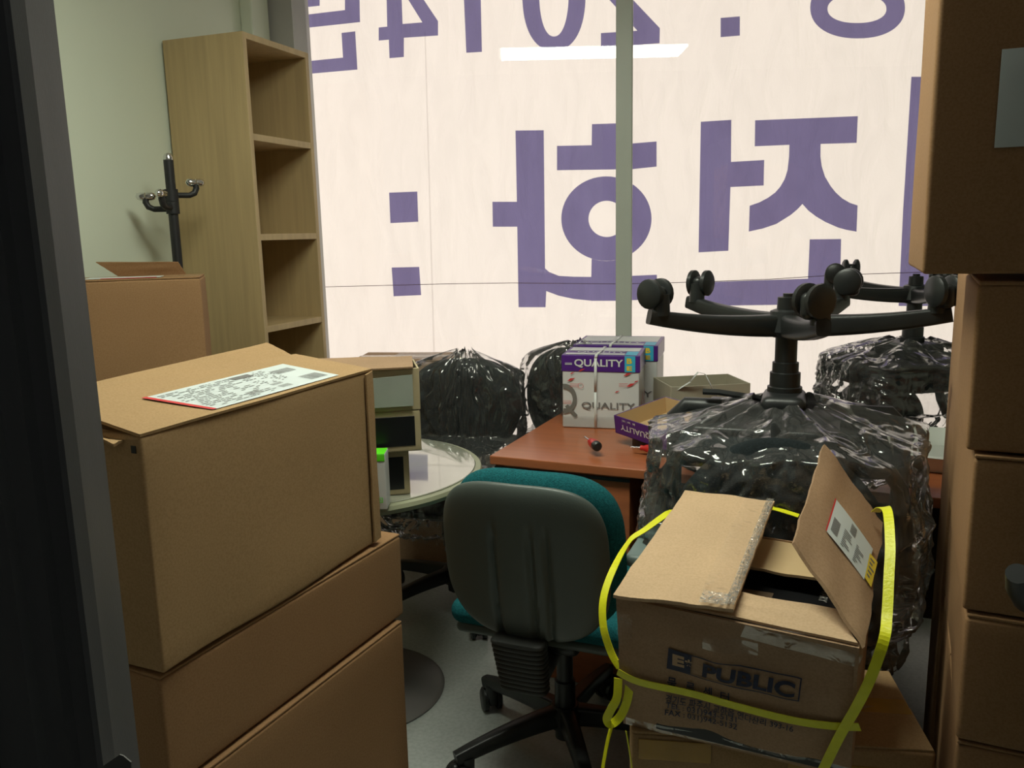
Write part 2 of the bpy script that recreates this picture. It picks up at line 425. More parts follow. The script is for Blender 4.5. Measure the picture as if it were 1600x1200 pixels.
letter([[[(805.4,204),(849.6,203.4),(851.6,419.4),(858,425),(873,431),(896,432.4),(923.8,432.7),(924.4,404.2),(936,407),(947.5,408),(959,407),(970,404),(970,431.7),(1026.4,429.3),(1026.4,467.5),(964,470),(925,470),(896,467),(873,462),(853.5,454.8),(852.4,480),(810.2,480),(808.2,354.2),(770,354.2),(769.4,315.3),(807.6,315.3)]],
 [ell(947.5,341.6,70.5,66),ell(948,342,28.5,28.3)],
 [[(870.3,228),(924.4,226.9),(925,194),(972,192.5),(972,225.5),(1025.9,221),(1025.9,260.3),(988,264.3),(870.3,266)]]])
letter([[[(1095,190.3),(1142.7,187.2),(1142.2,253),(1194,250),(1193.2,289.8),(1141.3,292.3),(1138,391.8),(1091.5,394.3)]],
 [[(1179.9,188),(1340.3,181.5),(1338.5,223.2),(1282.2,224.9),(1282,245),(1284,260),(1289,276),(1298,291),(1306,301),(1316,310),(1328,317),(1340,321),(1338.3,362),(1322,359),(1309.4,355.5),(1290,347),(1275.4,338.5),(1263,329),(1253.8,318.7),(1246,327),(1235.7,335.7),(1213,349.9),(1192,357),(1170,361.8),(1171.4,321.5),(1187,316),(1200,309),(1211,301),(1219,292),(1226,280),(1230.5,266),(1232.9,245),(1233.4,226.3),(1179.3,228.6)]],
 [[(1265.2,374),(1314.2,373.4),(1312,475),(1095,478),(1095,441),(1262.5,435.5)]]])
letter([[[(608,301),(652,299.3),(653.5,346.5),(610,348.6)]]])
letter([[[(612,418),(655,417),(658,461),(615,463)]]])
letter([[[(1424,120),(1540,120),(1540,478),(1404,478),(1411,330)]]])
mb=MB(); pts=[(500,447.5),(600,445),(700,442.5),(800,441),(900,442),(965,442.5),(1030,441.5),(1100,439),(1200,435.5),(1310,428.5),(1450,424)]
mb.tube([bp_(x,y+1,.006)-BL for x,y in pts],.0014,6); mb.obj('hem_rope',mat('brown_cord',(.10,.06,.07),.8),ban)
mb=MB(); P=[bp_(x,y,.002)-BL for x,y in ((663,50),(665,50),(684,700),(681,700))]; mb.face(P); mb.obj('seam',BSEAM,ban)

# ceiling lamp
lt=thing('ceiling_lamp','long white fluorescent ceiling fixture reflected in the window glass','lamp',(-.71,1.53,2.6))
MB().box((0,0,-.03),(1.22,.38,.06)).obj('housing',CEIL,lt,bevel=.004)
MB().box((0,0,-.066),(1.18,.33,.012)).obj('diffuser',LAMPM,lt)

cl=thing('corridor_fill_light','added unseen fill light on the corridor ceiling behind the doorway','lamp',(.1,-.75,2.6))  # unseen fill light, added to brighten the dark door frame
MB().box((0,0,-.02),(.5,.25,.04)).obj('housing',CEIL,cl,bevel=.004)
MB().box((0,0,-.045),(.46,.21,.01)).obj('diffuser',m_emit('fill_light_glow',(.95,.95,1.0,1),2.8),cl)
# door frame at the left edge of the view and an opened leaf on the right
DFX=-.524
dr=thing('door_1','','door',(DFX,.467,0)); del dr['label']; del dr['category']; dr['kind']='structure'
prof=[(0,0),(0,-.012),(-.004,-.014),(-.008,-.004),(-.034,-.004),(-.036,-.012),(-.060,-.012),(-.062,-.02),(-.09,-.02),(-.12,-.02),(-.12,-.11),(-.16,-.11),(-.16,.03),(-.006,.03)]
MB().prism([(x,y,0) for x,y in prof],(0,0,2.2)).obj('door_frame',DOORM,dr,smooth=False)
mb=MB(); P=[atp(x,y,(DFX,.452,0),(0,-1,0)) for x,y in ((158,1199),(188,1178),(194,1180),(206,1190),(206,1215),(150,1215))]
mb.prism([p-Vector((DFX,.467,0)) for p in P],(0,-.001,0)); mb.obj('masking_tape_scrap',PAPERT,dr,smooth=False)
dl=thing('door_2','','door',(.30,.47,0)); del dl['label']; del dl['category']; dl['kind']='structure'
MB().box((.02,.32,1.02),(.04,.64,2.02)).obj('door_leaf',DOORM,dl,bevel=.003)
h=MB(); h.lathe([(0,-.012),(.026,-.012),(.028,-.004),(.028,0)],24,c=(0,.58,1.03),axis='X')
p0=at(1606,925,Y=.93); lv=[(.0,.58,1.03)]; base=Vector(dl.location)
for (x,y,Yd) in ((1648,960,1.02),(1620,950,.99),(1603,938,.95),(1594,918,.92),(1590,896,.90)):
    q=at(x,y,Y=Yd)-base; lv.append(tuple(q))
h.tube(lv,[.009,.0095,.011,.0125,.0135,.011],14); h.obj('door_handle',BLACK,dl)

# ------------------------------------------------------------------ cartons
def carton(label,A,B,depth,z0,z1,m=CARD,seed=0,group=None,tape=True,top_lift=0,name='cardboard_box',amp=.003,flaps=True,tapem=TAPE):
    A=Vector((A[0],A[1],z0));B=Vector((B[0],B[1],z0)); L=(B-A).length; rz=math.atan2(B.y-A.y,B.x-A.x); H=z1-z0
    t=thing(name,label,'box',A,rz,group)
    hb=H-.005 if flaps else H
    MB().rbox((L/2,depth/2,hb/2),(L,depth,hb),.007,10,amp,seed).obj('body',m,t)
    if flaps:
        w=depth/2-.0025
        for k in (0,1):
            y0=.001 if k==0 else depth/2+.0015
            MB().rbox((L/2,y0+w/2,H-.0025),(L-.004,w,.005),.002,8,.0015,seed+k).obj('top_flap',m,t)
        if tape:
            MB().rbox((L/2,depth/2,H+.0004),(L-.01,.05,.0008),.0003,6).obj('packing_tape',tapem,t)
            MB().rbox((-.0014,depth/2,H-.04),(.0008,.05,.08),.0003,4).obj('packing_tape',tapem,t)
    return t
# left stack (long faces look toward the middle of the room)
G1='cartons stacked beside the door'
B1=thing('cardboard_box','big tan carton with white shipping label, topmost of the left stack','box',(-.965,.972,.704),math.radians(90)-.07,G1)
L1,D1,H1=.64,.285,.402
MB().rbox((L1/2,D1/2,H1/2-.002),(L1,D1,H1-.004),.007,14,.006,2).obj('body',CARD,B1)
# top leaf tilts up toward the far side, its short side ends in a lifted corner
def topz(y): return H1+.052*y/D1
mb=MB(); mb.slab([(.0,-.002,H1-.004),(L1,-.002,H1-.004),(L1,D1*.72,topz(D1*.72)-.016),(.0,D1*.72,topz(D1*.72)-.002)],.005,12,0,3,.0012); mb.obj('top_flap',CARD,B1)
mb=MB(); mb.slab([(.0,D1*.70,topz(D1*.70)-.009),(L1,D1*.70,topz(D1*.70)-.023),(L1,D1,H1+.045),(.0,D1,H1+.030)],.005,10,0,8,.004); mb.obj('top_flap',CARD,B1)
mb=MB(); mb.slab([(L1+.001,0,H1*.02),(L1+.001,0,H1-.004),(L1-.03,-.004,H1-.008),(L1-.03,-.004,H1*.02)],.004,8,0,4,.001); mb.obj('glued_corner_flap',CARD,B1)
mb=MB(); mb.prism([(-.002,.006,H1-.03),(-.002,.016,H1-.03),(-.002,.016,H1-.018),(-.002,.006,H1-.018)],(-.001,0,0)); mb.obj('corner_hole',DARKB,B1)
mb=MB(); mb.slab([(-.022,.03,H1-.012),(-.020,D1-.02,H1+.022),(.02,D1-.02,H1+.012),(.02,.03,H1-.004)],.005,8,0,5,.008); mb.obj('torn_end_flap',CARD,B1)
MB().rbox((L1/2,D1-.03,H1/2-.0),(L1-.01,.05,.001),.0004,4).obj('packing_tape',TAPE,B1) if False else None
def b1top(x,y,lift=.0062):   # x along the long side, y across; lies on the tilted leaf
    v=y/(D1*.72); u=x/L1; ty=(H1-.004)*(1-v)+v*(topz(D1*.72)-.002-.014*u)+.005; return Vector((x,y,ty+lift))
inv=Matrix.Rotation(-(math.radians(90)-.07),3,'Z')
def b1loc(px,py,z=1.105):
    p=inv@(at(px,py,z=z)-Vector(B1.location)); return (p.x,p.y)
LQ=[]
for (qx,qy) in ((345,643),(543,588),(442,567),(220,612)):
    z=.703+H1
    for _ in range(6):
        p=b1loc(qx,qy,z); z=.703+b1top(p[0],p[1],.004).z
    LQ.append((p[0],max(p[1],.008)))

def lab(u,v,l=0):
    a,b,c,d=[Vector(q) for q in LQ]; p=a*(1-u)*(1-v)+b*u*(1-v)+c*u*v+d*(1-u)*v
    return b1top(p.x,p.y,.0022+l)
mb=MB(); n=10
g=[[mb.bm.verts.new(lab(i/n,j/n)) for j in range(n+1)] for i in range(n+1)]
for i in range(n):
    for j in range(n): mb.bm.faces.new((g[i][j],g[i+1][j],g[i+1][j+1],g[i][j+1]))
lb=mb.obj('shipping_label',WHITEP,B1)
mb=MB(); decal(mb,lambda u,v:lab(u,v,.0006),0,0,.028,1); mb.obj('red_stripe',REDP,lb)
mb=MB(); random.seed(3)
f=lambda u,v:lab(u,v,.0008)
for k in range(26): 
    u=.80+k*.006; decal(mb,f,u,.10,u+random.uniform(.0015,.004),.34)
for k in range(26):
    u=.78+k*.006; decal(mb,f,u,.62,u+random.uniform(.0015,.004),.80)
for k in range(12):
    u=.34+k*.007; decal(mb,f,u,.12,u+.004,.26)
for k in range(12):
    u=.56+k*.007; decal(mb,f,u,.10,u+.004,.2); decal(mb,f,u,.26,u+.004,.33)
decal(mb,f,.52,.80,.66,.92)
for r in range(15):
    v=.08+r*.058
    u=.05
    while u<.5:
        w=random.uniform(.01,.05)
        if random.random()<.62: decal(mb,f,u,v,u+w,v+.016)
        u+=w+.008
    u=.54
    while u<.76:
        w=random.uniform(.01,.03)
        if random.random()<.55 and v>.36: decal(mb,f,u,v,u+w,v+.018)
        u+=w+.008
mb.obj('printed_lines',GINK,lb)
carton('wide tan carton directly under the labelled one in the left stack',(-.976,.972),(-.903,1.680),.25,.494,.698,CARD2,5,G1,amp=.0015)
carton('tan carton on the floor, lowest of the left stack',(-.966,.985),(-.895,1.655),.25,0,.489,CARD2,9,G1,amp=.0015)
# carton standing further back on the left and the open one behind it
ph=math.radians(36)
Bk=Vector((-1.82,2.15,0)); Ak=Bk-.38*Vector((math.cos(ph),math.sin(ph),0))
bk=carton('brown carton with one flap raised, behind the labelled one against the left wall',Ak,Bk,.22,.90,1.282,CARD2,11,None)
mb=MB(); mb.rbox((.15,.08,.3835),(.22,.10,.001),.0004,3); l2=mb.obj('shipping_label',WHITEP,bk)
mb=MB(); mb.rbox((.17,.022,.3838),(.16,.02,.0012),.0004,3); mb.obj('red_stripe',REDP,l2)
MB().slab([(.11,.216,.384),(.32,.216,.384),(.30,.20,.425),(.05,.20,.432)],.004,8,0,4,.002).obj('raised_flap',CARD2,bk)
carton('brown carton stacked under the back left one, hidden behind the stack',Ak,Bk,.22,.45,.895,CARD2,12,'cartons hidden behind the left stack',flaps=False)
carton('brown carton stacked under the back left one, hidden behind the stack',Ak,Bk,.22,0,.445,CARD2,13,'cartons hidden behind the left stack',flaps=False)
def open_box(label,A,B,depth,z0,z1,m,inner,name='open_box',t=.005,flaps=(),cat='box',group=None):
    A=Vector((A[0],A[1],z0));B=Vector((B[0],B[1],z0)); L=(B-A).length; rz=math.atan2(B.y-A.y,B.x-A.x);H=z1-z0
    o=thing(name,label,cat,A,rz,group); mb=MB()
    for c,d in (((L/2,t/2,H/2),(L,t,H)),((L/2,depth-t/2,H/2),(L,t,H)),((t/2,depth/2,H/2),(t,depth-2*t,H)),((L-t/2,depth/2,H/2),(t,depth-2*t,H)),((L/2,depth/2,t/2),(L-2*t,depth-2*t,t))): mb.box(c,d)
    mb.obj('body',m,o,bevel=.001)
    for i,q in enumerate(flaps): MB().slab([Vector(p) for p in q],.004,6,0,i+3,.003).obj('flap',m,o)
    if inner: MB().box((L/2,depth/2,t+.002),(L-2*t-.001,depth-2*t-.001,.004)).obj('lining',inner,o)
    return o

# ------------------------------------------------------------------ right stack
G2='cartons stacked on the right by the door leaf'
dR=Vector((.995,-.1,0))
tb=carton('dark tan carton with a pale label, topmost of the right stack',(.146,1.347),(.62,1.33),.30,1.325,1.80,CARD2,21,G2,tape=False)
_l0=Matrix.Rotation(-tb.rotation_euler.z,3,'Z')@(at(1565,78,Y=1.345)-tb.location); _l1=Matrix.Rotation(-tb.rotation_euler.z,3,'Z')@(at(1562,231,Y=1.345)-tb.location)
MB().rbox((_l0.x+.06,-.0030,(_l0.z+_l1.z)/2),(.12,.001,_l0.z-_l1.z),.0003,3).obj('paper_label',WHITEP,tb)
def rs(x,y): return (x,y),(x+.5,y-.05)
a,b=rs(.222,1.358); carton('tan carton under the topmost one in the right stack',a,b,.58,1.064,1.315,CARD2,22,G2,tape=False)
a,b=rs(.233,1.352); carton('tan carton third from the top in the right stack',a,b,.60,.814,1.060,CARD2,23,G2,tape=False)
a,b=rs(.240,1.350); carton('tan carton fourth from the top in the right stack',a,b,.60,.60,.810,CARD2,24,G2,tape=False)
a,b=rs(.240,1.350); carton('tan carton on the floor, lowest of the right stack',a,b,.60,0,.596,CARD2,25,G2,tape=False)
t=open_box('tall narrow open carton standing between the right stack and the desk',(.30,1.985),(.72,1.95),.27,0,1.205,CARD2,None,
  flaps=[[(.0,.0,1.205),(.0,.27,1.205),(.03,.26,1.27),(.05,.03,1.25)]])

# ------------------------------------------------------------------ bookcase
BX0,BX1,BY0,BY1=-2.295,-1.942,2.62,3.036
bc=thing('bookcase','tall narrow pale maple bookcase with empty shelves beside the window','bookcase',(BX0,BY0,0))
W,D,HH,T=BX1-BX0,BY1-BY0,2.12,.022
MB().box((W/2,T/2,HH/2),(W,T,HH)).obj('side_panel',WOODL,bc,bevel=.0015)
MB().box((W/2,D-T/2,HH/2),(W,T,HH)).obj('side_panel',WOODL,bc,bevel=.0015)
MB().box((W/2,D/2,HH-T/2),(W-.001,D-2*T-.0005,T)).obj('top_panel',WOODL,bc,bevel=.001)
MB().box((.008,D/2,HH/2-T/2),(.008,D-2*T-.0005,HH-T-.001)).obj('back_panel',WOODL,bc)
for px_y in (213,371,520):
    z=at(392,px_y,X=BX1).z
    MB().box((W/2+.006,D/2,z),(W-.014,D-2*T-.0005,.024)).obj('shelf',WOODL,bc,bevel=.001)
for z in (.80,.42,.07): MB().box((W/2+.006,D/2,z),(W-.014,D-2*T-.0005,.024)).obj('shelf',WOODL,bc,bevel=.001)

# ------------------------------------------------------------------ coat rack
cx,cy=-2.12,2.42
p1=at(262,240,X=cx); cy=p1.y
cr_=thing('coat_rack','black metal coat rack with chrome-tipped hooks by the left wall','coat rack',(cx,cy,0))
H=p1.z
MB().tube([(0,0,.03),(0,0,H-.30+.13),(0,0,H-.02)],.0165,20).obj('pole',BLACKM,cr_)
MB().lathe([(.0165,H-.022),(.0165,H-.012),(.012,H-.002),(0,H+.003)],20).obj('cap',CHROME,cr_)
zc=at(268,315,X=cx).z
MB().lathe([(.0168,zc-.042),(.0225,zc-.042),(.0225,zc-.001),(.0215,zc),(.0225,zc+.001),(.0225,zc+.042),(.0168,zc+.042)],20).obj('collar',BLACKM,cr_)
for ang,zz in ((208,zc-.025),(60,zc+.022),(-70,zc-.02)):
    d=Vector((math.cos(math.radians(ang)),math.sin(math.radians(ang)),0)); zv=Vector((0,0,1)); o0=Vector((0,0,zz))
    hk=MB().tube([o0+d*.018,o0+d*.062,o0+d*.080+zv*.008,o0+d*.088+zv*.024,o0+d*.086+zv*.040],[.010,.010,.011,.011,.011],12).obj('hook',BLACKM,cr_)
    sd=d.cross(zv)
    e=MB(); 
    for sg in (-1,1):
        c=o0+d*.086+zv*.044+d*sg*.018
        e.tube([c-d*sg*.016,c,c+d*sg*.010,c+d*sg*.016],[.013,.0145,.011,.001],14)
    e.obj('chrome_tip',CHROME,hk)
for k in range(4):
    a=k*PI/2+.4
    MB().tube([(0,0,.06),(.09*math.cos(a),.09*math.sin(a),.045),(.15*math.cos(a),.15*math.sin(a),.012)],.011,10).obj('foot',BLACKM,cr_)

# ------------------------------------------------------------------ office chair kit
def star(root,m,cm,R=.31,a0=0,zh=.105,caster_angles=None,hub=.04,thick=.022):
    mb=MB(); mb.lathe([(0,zh-.022),(.03,zh-.022),(hub,zh-.018),(hub+.010,zh+.030),(.034,zh+.045),(0,zh+.045)],24)
    for k in range(5):
        a=a0+k*2*PI/5; d=Vector((math.cos(a),math.sin(a),0))
        pts=[];rr=[]
        for i in range(9):
            s=i/8; pts.append(d*(.02+(R-.0)*s)+Vector((0,0,zh+.016-.034*s*s))); rr.append(thick*(1.25-.45*s))
        mb.tube(pts,rr,20,sx=1.0,sy=.85,up=(0,0,1),e=.45)
    base=mb.obj('star_base',m,root)
    for k in range(5):
        a=a0+k*2*PI/5; d=Vector((math.cos(a),math.sin(a),0))*(R-.01)
        ca=(caster_angles or [.5,1.9,3.3,4.2,5.6])[k]; e=Vector((math.cos(ca),math.sin(ca),0)); sd=Vector((-e.y,e.x,0))
        c=MB(); wr=.035
        cc=d+e*.018
        M3=Matrix(((sd.x,e.x,0),(sd.y,e.y,0),(0,0,1)))
        for sg in (-1,1):
            prof=[(0,-.009),(wr*.8,-.009),(wr,-.005),(wr,.005),(wr*.8,.010),(0,.010)]
            n0=len(c.bm.verts); c.lathe(prof,20,axis='X'); c.bm.verts.ensure_lookup_table()
            for v in c.bm.verts[n0:]: v.co=M3@(v.co+Vector((sg*.020,0,0)))+cc+Vector((0,0,wr))
        # hood between and over the wheels, and the stem
        c.rbox((0,0,0),(.030,.058,.056),.018,3,M=M3.to_4x4()); 
        c.bm.verts.ensure_lookup_table()
        c.tube([d+Vector((0,0,.035)),d+Vector((0,0,.085))],[.019,.021],12)
        for v in c.bm.verts:
            pass
        o=c.obj('caster',cm,root)
        # move the hood (built at origin) into place
        for v in o.data.vertices:
            if v.co.length<.04 and R>.1: v.co=v.co+cc+Vector((0,0,wr+.010))
    return base
def office_chair(label,loc,rz,inverted=False,z_top=0,parts=('seat','back','arms'),m=FABRIC,shell=BLACK,a0=0,seat_z=.45,back_top=.95,R=.31,group=None,arm_w=.27,back_w=.44,name='office_chair',seatT=.075,lowarm=.2,back_lo=None,back_y=-.235,back_n=2.6,mech=(.15,.22,.06),back_curve=.7):
    if inverted: t=thing(name,label,'chair',(loc[0],loc[1],z_top),0,group,rot=(PI,0,rz))
    else: t=thing(name,label,'chair',loc,rz,group)
    star(t,shell,BLACK,R,a0)
    MB().lathe([(0,.045),(.012,.045),(.012,.052),(.024,.054),(.026,.10),(.026,.21),(.031,.212),(.031,.235),(.036,.237),(.036,.27),(.041,.272),(.041,.34),(.02,.342),(.02,seat_z-.09),(0,seat_z-.09)],24).obj('gas_column',shell,t)
    mb=MB(); mb.rbox((0,-.02,seat_z-.080),mech,.022,6); mb.tube([(.05,.02,seat_z-.09),(.16,.03,seat_z-.10),(.20,.03,seat_z-.10)],.008,8)
    mb.obj('seat_mechanism',shell,t)
    MB().rbox((0,.02,seat_z-.045),(.40,.38,.02),.01,8).obj('seat_pan',shell,t)
    MB().rbox((0,.02,seat_z+seatT/2-.034),(.48,.46,seatT),.036,10,fn=lambda w:w*(1-.10*max(0,w.y/.23)**4)).obj('seat',m,t)
    if 'back' in parts:
        bl=back_lo if back_lo is not None else seat_z+.06
        hb=back_top-bl
        Mx=Matrix.Translation((0,back_y,bl+hb/2))@Matrix.Rotation(math.radians(7),4,'X')
        MB().pad(back_w,hb,.075,back_n,lambda x,z,s:(-x*.24*max(0,-z/hb*2)**1.5,back_curve*x*x,0),M=Mx).obj('backrest',m,t)
        MB().tube([(0,-.05,seat_z-.06),(0,-.22,seat_z-.055),(0,-.285,seat_z-.01),(0,-.285,seat_z+.22)],[.022,.022,.022,.018],12,sx=.5,sy=1.3).obj('back_support',shell,t)
    if 'arms' in parts:
        for s in (-1,1):
            x=s*arm_w
            mb=MB(); mb.tube([(s*.15,.05,seat_z-.06),(x-s*.03,.05,seat_z-.06),(x,.05,seat_z-.03),(x,.055,seat_z+.08),(x,.05,seat_z+lowarm-.03),(x,.02,seat_z+lowarm),(x,-.12,seat_z+lowarm+.0),(x,-.16,seat_z+lowarm-.05),(x-s*.02,-.17,seat_z+.06),(x-s*.10,-.12,seat_z-.05),(s*.14,-.08,seat_z-.06)],.017,12,sx=1,sy=1.25)
            ar=mb.obj('armrest',shell,t)
    return t
def hull2(P):
    P=sorted(set(P))
    if len(P)<3: return P
    cr=lambda o,a,b:(a[0]-o[0])*(b[1]-o[1])-(a[1]-o[1])*(b[0]-o[0])
    lo=[]
    for p in P:
        while len(lo)>=2 and cr(lo[-2],lo[-1],p)<=0: lo.pop()
        lo.append(p)
    up=[]
    for p in P[::-1]:
        while len(up)>=2 and cr(up[-2],up[-1],p)<=0: up.pop()
        up.append(p)
    return lo[:-1]+up[:-1]
def wrap(root,z0,z1,seed=0,loose=.014,amp=.020,dz=.09,nz=110,na=200,close_hi=True,close_lo=False,name='plastic_wrap',hi_r=None,lo_r=.04,lo_flare=0,fold=.02,fine=.35,af=1.6,zf=3.2):
    """thin crumpled plastic bag hanging round the parts of a chair"""
    pts=[]
    for ch in root.children:
        if ch.type=='MESH' and ch.name.split('.')[0] not in('star_base','caster','gas_column'): pts+=[v.co.copy() for v in ch.data.vertices][::2]
    cxs=np.zeros(nz+1); cys=np.zeros(nz+1)
    rad=np.zeros((nz+1,na)); 
    for j in range(nz+1):
        z=z0+(z1-z0)*j/nz
        cxs[j],cys[j]=(cxs[j-1],cys[j-1]) if j else (0,0)
        S=[(p.x,p.y) for p in pts if abs(p.z-z)<dz]
        if len(S)<3:
            rad[j]=rad[j-1] if j else .2; continue
        xs=[a for a,b in S]; ys_=[b for a,b in S]
        cxs[j]=(min(xs)+max(xs))/2; cys[j]=(min(ys_)+max(ys_))/2
        S=[(a-cxs[j],b-cys[j]) for a,b in S]
        hl=hull2([(round(a,4),round(b,4)) for a,b in S]); m=len(hl)
        for k in range(na):
            a=k*2*PI/na; dx,dy=math.cos(a),math.sin(a); best=.03
            for i in range(m):
                (x1,y1),(x2,y2)=hl[i],hl[(i+1)%m]; ex,ey=x2-x1,y2-y1; den=dx*ey-dy*ex
                if abs(den)<1e-9: continue
                tt=(x1*ey-y1*ex)/den; uu=(x1*dy-y1*dx)/den
                if tt>0 and -1e-6<=uu<=1+1e-6: best=max(best,tt)
            rad[j,k]=best
    for _ in range(6):
        cxs[1:-1]=(cxs[:-2]+cxs[1:-1]*2+cxs[2:])/4; cys[1:-1]=(cys[:-2]+cys[1:-1]*2+cys[2:])/4
        rad[1:-1]=(rad[:-2]+rad[1:-1]*2+rad[2:])/4; rad=(np.roll(rad,1,1)+2*rad+np.roll(rad,-1,1))/4
    mb=MB(); rings=[]
    def ridged(v): return 1-abs(noise.noise(v))*2.2
    for j in range(nz+1):
        s=j/nz; z=z0+(z1-z0)*s; ring=[]
        for k in range(na):
            a=k*2*PI/na; d=Vector((math.cos(a),math.sin(a),0))
            r=rad[j,k]+loose
            q=Vector((math.cos(a)*af,math.sin(a)*af,z*zf+seed))
            q=q+noise.noise_vector(q*.8)*.55
            w=amp*.8*(ridged(q*1.3)-.4)+amp*.45*(ridged(q*3.1+Vector((5,seed,0)))-.4)+amp*fine*(ridged(q*7.3+Vector((1,seed,7)))-.4)+fold*.5*ridged(Vector((math.cos(a)*3,math.sin(a)*3+seed,z*1.5)))
            r=r+w
            if close_hi:
                e=max(0,(s-.86)/.14); tgt=hi_r if hi_r else .03
                r=r*(1-e*e)+tgt*e*e
            if close_lo:
                e=max(0,(.14-s)/.14); r=r*(1-e)+lo_r*e
            elif lo_flare: r+=lo_flare*max(0,(.3-s)/.3)
            zz=z+amp*.8*noise.noise(q*2+Vector((9,0,0)))
            ring.append(mb.bm.verts.new((cxs[j]+d.x*r,cys[j]+d.y*r,zz)))
        rings.append(ring)
    for A,B in zip(rings[:-1],rings[1:]):
        for k in range(na): mb.bm.faces.new((A[k],A[(k+1)%na],B[(k+1)%na],B[k]))
    return mb.obj(name,PLASTIC,root,angle=180)

W20=math.radians(20)
# upturned chair stacked on another in front of the desk
UC=(-.057,2.11)
zt=1.285
lower=office_chair('black chair under the upturned one, half hidden behind the open yellow-strapped box',(UC[0]+.0,UC[1]+.02,0),PI/2+.15,parts=('seat',),a0=.3,seat_z=.47,R=.30)
# inverted: local angle -> world angle after the flip is rz - angle
rzU=PI
up=office_chair('nearer upturned black office chair with its star base up, in front of the desk',UC,rzU,inverted=True,z_top=zt,
   a0=rzU-math.radians(211),seat_z=.40,back_top=.86,R=.332,back_w=.50,arm_w=.275,lowarm=.24,back_lo=.335,back_y=-.30,back_n=2.3,mech=(.105,.16,.075),back_curve=.25)
wrap(up,.300,.82,seed=3,close_hi=False,close_lo=True,lo_r=.085,loose=.02,amp=.024,fine=.45)
wrap(lower,.12,.60,seed=8,close_hi=False,loose=.03,amp=.03)
# second upturned chair behind the desk
U2=(.345,3.32)
lower2=office_chair('black chair under the far upturned one, standing between desk and window',(U2[0],U2[1],0),PI,parts=('seat',),a0=.1,seat_z=.47,R=.29)
up2=office_chair('farther upturned black chair in crumpled plastic between desk and window',U2,.5,inverted=True,z_top=1.265,
   a0=.5-math.radians(204),seat_z=.40,back_top=.80,R=.33,arm_w=.25,back_w=.42)
wrap(up2,.28,.74,seed=13,fine=.5,close_hi=False,close_lo=True,lo_r=.085,loose=.012,amp=.022)
# wrapped chair behind the round table
c3=office_chair('plastic-wrapped black chair standing behind the round table',(-1.25,2.74,0),PI+.12,a0=.9,seat_z=.46,back_top=.915,R=.30,back_w=.46,parts=('seat','back'))
wrap(c3,.27,.945,seed=21,loose=.008,amp=.022,close_hi=True,fold=.012,fine=.55,af=2.4,zf=2.2)
# wrapped chair beyond the paper boxes
c4=office_chair('plastic-wrapped black chair mostly hidden behind the white paper boxes',(-.86,3.25,0),.1,a0=.5,seat_z=.46,back_top=.97,R=.24,back_w=.40,parts=('seat','back'))
wrap(c4,.40,.99,seed=31,loose=.02,amp=.02,close_hi=True)

# ------------------------------------------------------------------ teal chair
tc=thing('office_chair','teal fabric office chair with a grey plastic back shell in the middle of the floor','chair',(-.583,1.965,0),math.radians(-2))
TS=.455
star(tc,BLACK,BLACK,.30,math.radians(156),caster_angles=[2.2,3.9,4.6,.4,1.2])
MB().lathe([(0,.05),(.028,.055),(.028,.22),(.022,.222),(.022,.38),(0,.38)],24).obj('gas_column',BLACK,tc)
MB().rbox((0,-.02,.385),(.16,.24,.05),.02,6).obj('seat_mechanism',BLACK,tc)
MB().rbox((0,.03,TS-.035),(.46,.43,.03),.015,10,fn=lambda w:Vector((w.x,w.y,w.z))).obj('seat_pan',SHELL,tc)
MB().rbox((0,.03,TS+.005),(.49,.45,.065),.032,12).obj('seat',TEAL,tc)
lc=at(828,880,Y=1.62)
def groove(x,z,s):
    dy=.55*x*x*.9
    if s<=0 and s!=0:
        for gx,k in ((-.055,-.06),(.028,.02),(.062,.05)):
            g=gx+k*(.2-z)*.35
            fade=max(0,min(1,(.12-z)/.06))*max(0,min(1,(z+.27)/.03))
            dy+=.009*math.exp(-((x-g)/.0075)**2)*fade
        if -.055<x<.045: dy-=.003*max(0,min(1,(.14-z)/.1))
    taper=-x*.22*max(0,(-z-.04)/.2)**2
    return (taper-.0,dy,0)
BM=Matrix.Translation((.012,-.325,.676))@Matrix.Rotation(math.radians(8),4,'X')
mb=MB(); mb.pad(.392,.385,.045,3.6,groove,nu=120,nv=60,p=5,M=BM); mb.obj('back_shell',SHELL,tc)
mb=MB(); mb.pad(.408,.395,.085,3.4,lambda x,z,s:(-x*.2*max(0,(-z-.04)/.2)**2,.5*x*x,0),M=BM@Matrix.Translation((.014,.052,.004))); mb.obj('backrest',TEAL,tc)
mb=MB()
prof=[]
for k in range(11):
    z=.495-.013*k; w=.052-.0006*k
    for dz,ww in ((0,w),(-.004,w+.004),(-.009,w+.004),(-.012,w-.003)): prof.append((ww,z+dz))
n0=0; seg=28; rings=[]
for ww,z in prof:
    yo=-.325+ (.495-z)*.25
    rings.append([mb.bm.verts.new((.0+ww*1.15*math.copysign(abs(math.cos(k*2*PI/seg))**.5,math.cos(k*2*PI/seg)),yo+ww*.55*math.copysign(abs(math.sin(k*2*PI/seg))**.5,math.sin(k*2*PI/seg)),z)) for k in range(seg)])
for A,B in zip(rings[:-1],rings[1:]):
    for k in range(seg): mb.bm.faces.new((A[k],A[(k+1)%seg],B[(k+1)%seg],B[k]))
mb.bm.faces.new(rings[0]); mb.bm.faces.new(rings[-1][::-1]); mb.obj('bellows',BELLOW,tc,angle=60)
MB().tube([(0,-.285,.37),(0,-.20,.36),(0,-.08,.375)],[.03,.03,.028],12,sx=.5,sy=1.3).obj('back_support',BLACK,tc)
